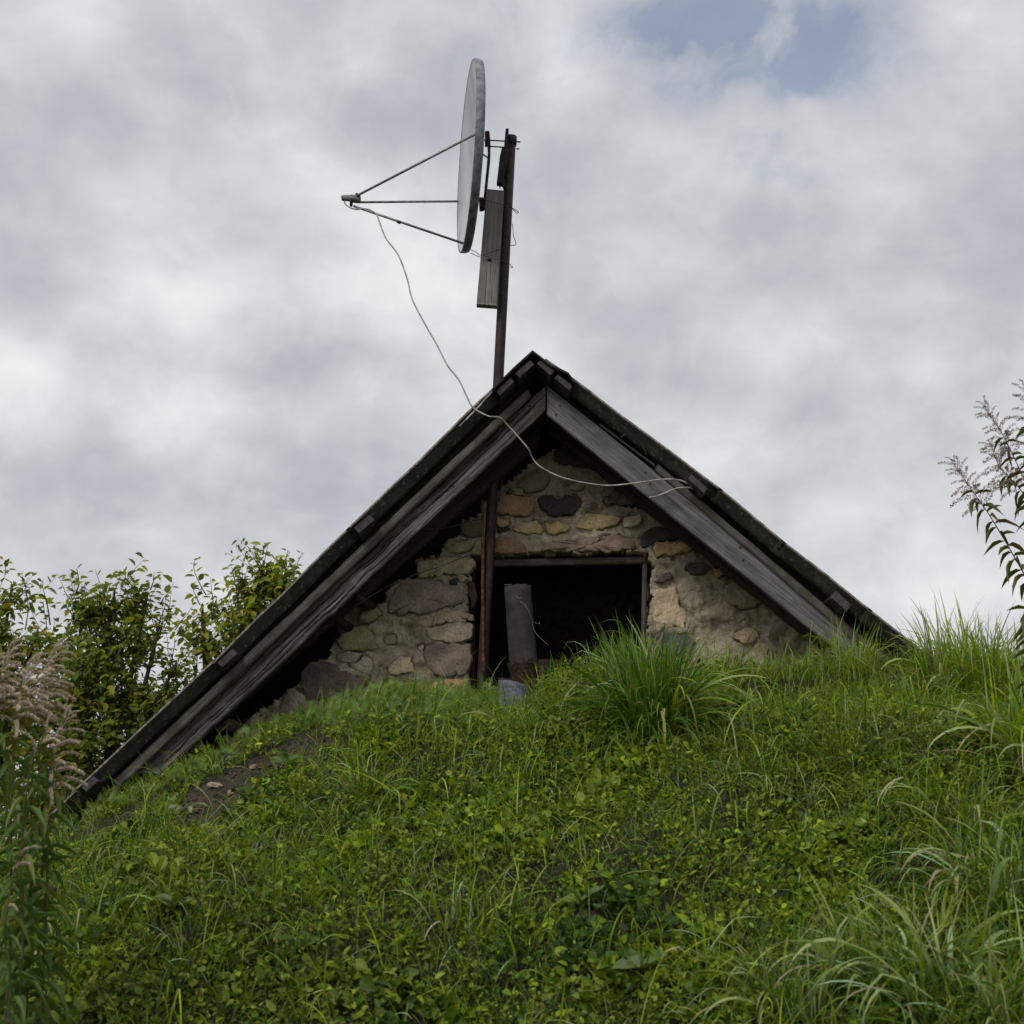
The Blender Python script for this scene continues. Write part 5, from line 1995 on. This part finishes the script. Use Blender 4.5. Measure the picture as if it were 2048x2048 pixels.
def plume_mesh(seed, n_side=7, psz=1.3, fluff=1.0, nf=420, cols=((.58, .47, .46), (.36, .26, .25), (.80, .72, .70))):
    """one drooping spike of seed heads along +x with fluffy tufts on its upper side"""
    r = np.random.default_rng(seed)
    n = nf
    s = r.random(n) ** .8
    px = s
    pz = .16 * np.sin(s * 2.6) - .22 * s * s
    rad = .040 * fluff * (1 - .5 * s) + .008
    an = r.uniform(0, 6.28, n)
    q = r.random(n) ** .5
    P = np.stack([px, rad * q * np.cos(an), pz + rad * q * np.sin(an) + rad * .4], -1)
    d = norm(np.stack([r.normal(.5, .5, n), np.cos(an) * .8, np.sin(an) + .2], -1))
    tv_ = np.array([(0, -.5, 0), (0, .5, 0), (1, .35, 0), (1, -.35, 0)], float)
    tf_ = np.array([(0, 1, 2, 3)])
    c = np.array(cols)[r.integers(0, len(cols), n)] * r.normal(1, .15, (n, 1)).clip(.6, 1.4)
    L = r.uniform(.022, .045, n)
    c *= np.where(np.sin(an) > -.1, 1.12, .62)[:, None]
    V_, F_, C_ = inst(tv_, tf_, P, d, r.normal(0, 1, (n, 3)), np.stack([L, L * .35, L], -1) * psz, c)
    me = bpy.data.meshes.new('seed_spike')
    me.from_pydata(V_.tolist(), [], F_.tolist())
    a_ = me.attributes.new('Col', 'FLOAT_COLOR', 'POINT')
    a_.data.foreach_set('color', np.concatenate([C_, np.ones((len(C_), 1))], 1).astype(np.float32).ravel())
    me.materials.append(M_PLUME)
    return me


PLW = [plume_mesh(s) for s in range(4)]
PLG = [plume_mesh(s + 10, cols=((.17, .11, .03), (.10, .10, .03), (.22, .13, .04)), fluff=1.0, nf=150) for s in range(2)]
PLD = [plume_mesh(s + 20, psz=1.7, cols=((.24, .17, .165), (.14, .10, .10), (.36, .28, .27)), nf=170, fluff=1.3) for s in range(3)]


def goldenrod(path, r0, leaves, pool, spikes, spool, label, cat='plant', sd=0, az_bias=None, leafL=.11, stem_mat=None, spikeL=.12, leaf_from=.15, leaf_to=.8, droop=.3, spike_from=.78, under=None, leafW=.19):
    rr = random.Random(sd)
    base = path[0]
    t = empty('goldenrod', base)
    tag(t, label, 'goldenrod', 'seeding goldenrods')
    n = 5
    tube('stem', path, [r0 * (1 - .75 * i / (len(path) - 1)) for i in range(len(path))], stem_mat or M_STEM, t, 7, res=4)
    cum = [0]
    for i in range(len(path) - 1):
        cum.append(cum[-1] + (path[i + 1] - path[i]).length)

    def pos(s):
        L = s * cum[-1]
        for i in range(len(path) - 1):
            if L <= cum[i + 1] + 1e-9:
                q = (L - cum[i]) / (cum[i + 1] - cum[i])
                return path[i].lerp(path[i + 1], q), (path[i + 1] - path[i]).normalized()
        return path[-1], (path[-1] - path[-2]).normalized()
    for k in range(leaves):
        s = leaf_from + (leaf_to - leaf_from) * (k + rr.random()) / leaves
        p, ax_ = pos(s)
        a = k * 2.39 + rr.uniform(-.3, .3)
        u_ = ax_.cross(Vector((.1, 1, .1))).normalized()
        w_ = ax_.cross(u_)
        out_ = u_ * math.cos(a) + w_ * math.sin(a)
        d = (out_ * .85 + ax_ * rr.uniform(.0, .5) + Vector((0, 0, -droop * rr.random()))).normalized()
        o = bpy.data.objects.new('leaf', rr.choice(pool))
        link(o, t)
        L = leafL * (1 - .35 * s) * rr.uniform(.75, 1.15)
        orient(o, p - base, d, ax_ + Vector((0, 0, .3)), L, L * leafW)
    for k in range(spikes):
        q = (k + rr.random()) / spikes
        s = spike_from + (1 - spike_from) * q
        p, ax_ = pos(min(s, 1.0))
        a = k * 2.39
        u_ = ax_.cross(Vector((.1, 1, .1))).normalized()
        w_ = ax_.cross(u_)
        out_ = u_ * math.cos(a) + w_ * math.sin(a)
        if az_bias is not None:
            out_ = (out_ * .6 + az_bias * .8).normalized()
        d = (out_ * (1 - .35 * q) + ax_ * ((.10 if az_bias is not None else .35) + .75 * q * q)).normalized()
        L = spikeL * (1.1 - .6 * q) * rr.uniform(.7, 1.15)
        o = bpy.data.objects.new('seed_spike', rr.choice(spool))
        link(o, t)
        orient(o, p - base, d, Vector((rr.uniform(-.2, .2), rr.uniform(-.2, .2), 1)), L, L)
        if under and k % 2 == 0:
            o2 = bpy.data.objects.new('bract_spray', rr.choice(under))
            link(o2, t)
            orient(o2, p - base + Vector((0, 0, -.03)), (d + Vector((0, 0, -.30))), Vector((0, 0, 1)), L * .95, L * 2.2)


def path_px(L, Yv):
    return [at(u, v, Yv if isinstance(Yv, (int, float)) else Yv[i]) for i, (u, v) in enumerate(L)]


def rooted(pp):
    b = pp[0].copy()
    b.z = float(H(b.x, b.y)) - .02
    return [b] + pp if (pp[0] - b).length > .03 else pp


bias = Vector((.9, -.25, -.05))
LEFTG = [
    ([(60, 1900), (62, 1640), (70, 1440), (85, 1360), (110, 1300)], 3.95, 'front left goldenrod whose pale seed head leans furthest right', 1.0),
    ([(20, 1900), (22, 1640), (30, 1440), (50, 1350), (75, 1320)], 3.85, 'left goldenrod behind the foremost one, seed head in the middle of the bunch', .9),
    ([(-20, 1900), (-15, 1640), (-5, 1450), (5, 1340), (28, 1290)], 3.9, 'goldenrod with a pointed seed tip at the top left of the bunch', .8),
    ([(90, 1880), (95, 1700), (100, 1560), (112, 1480), (135, 1430)], 3.9, 'shorter goldenrod with seed spikes hanging low on the right of the bunch', .9),
    ([(45, 1900), (40, 1760), (48, 1640), (60, 1540), (95, 1455)], 3.75, 'goldenrod half hidden low in front of the left bunch', .7),
    ([(-60, 1900), (-55, 1640), (-45, 1440), (-30, 1360), (-5, 1320)], 3.95, 'goldenrod cut by the left picture edge, only its right spikes showing', 1.0),
]
for k, (L, Yv, lab, b_) in enumerate(LEFTG):
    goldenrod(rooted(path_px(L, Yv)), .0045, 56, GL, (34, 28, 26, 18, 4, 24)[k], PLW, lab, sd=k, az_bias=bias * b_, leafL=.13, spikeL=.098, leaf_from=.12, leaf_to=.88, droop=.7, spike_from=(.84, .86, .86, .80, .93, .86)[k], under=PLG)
goldenrod(rooted(path_px([(20, 1990), (10, 1880), (20, 1780), (40, 1700), (62, 1662)], 3.6)), .004, 34, GL, 3, PLW, 'low goldenrod with few brown spikes at the left edge below the bunch', sd=9, az_bias=bias, leafL=.12, spikeL=.07, droop=.8, spike_from=.8, under=PLG)
RIGHTG = [
    ([(2140, 1330), (2060, 1170), (1985, 1040), (1940, 975), (1905, 925)], 4.9, 'leaning goldenrod with the leftmost dark seed head on the right side of the sky'),
    ([(2160, 1300), (2105, 1100), (2045, 985), (2000, 935), (1982, 890)], 5.0, 'goldenrod with a small head between the leftmost and the tall one, right side'),
    ([(2150, 1300), (2090, 1060), (2035, 930), (2000, 860), (1966, 812)], 5.1, 'tall goldenrod second from the right picture edge, pointed seed tip'),
    ([(2150, 1300), (2110, 1050), (2075, 920), (2060, 840), (2048, 775)], 5.0, 'tallest goldenrod, cut by the right picture edge'),
    ([(2120, 1460), (2085, 1390), (2065, 1300), (2055, 1220), (2050, 1170)], 4.8, 'short leafy goldenrod at the right edge just above the grass'),
]
for k, (L, Yv, lab) in enumerate(RIGHTG):
    pth = path_px(L, Yv)
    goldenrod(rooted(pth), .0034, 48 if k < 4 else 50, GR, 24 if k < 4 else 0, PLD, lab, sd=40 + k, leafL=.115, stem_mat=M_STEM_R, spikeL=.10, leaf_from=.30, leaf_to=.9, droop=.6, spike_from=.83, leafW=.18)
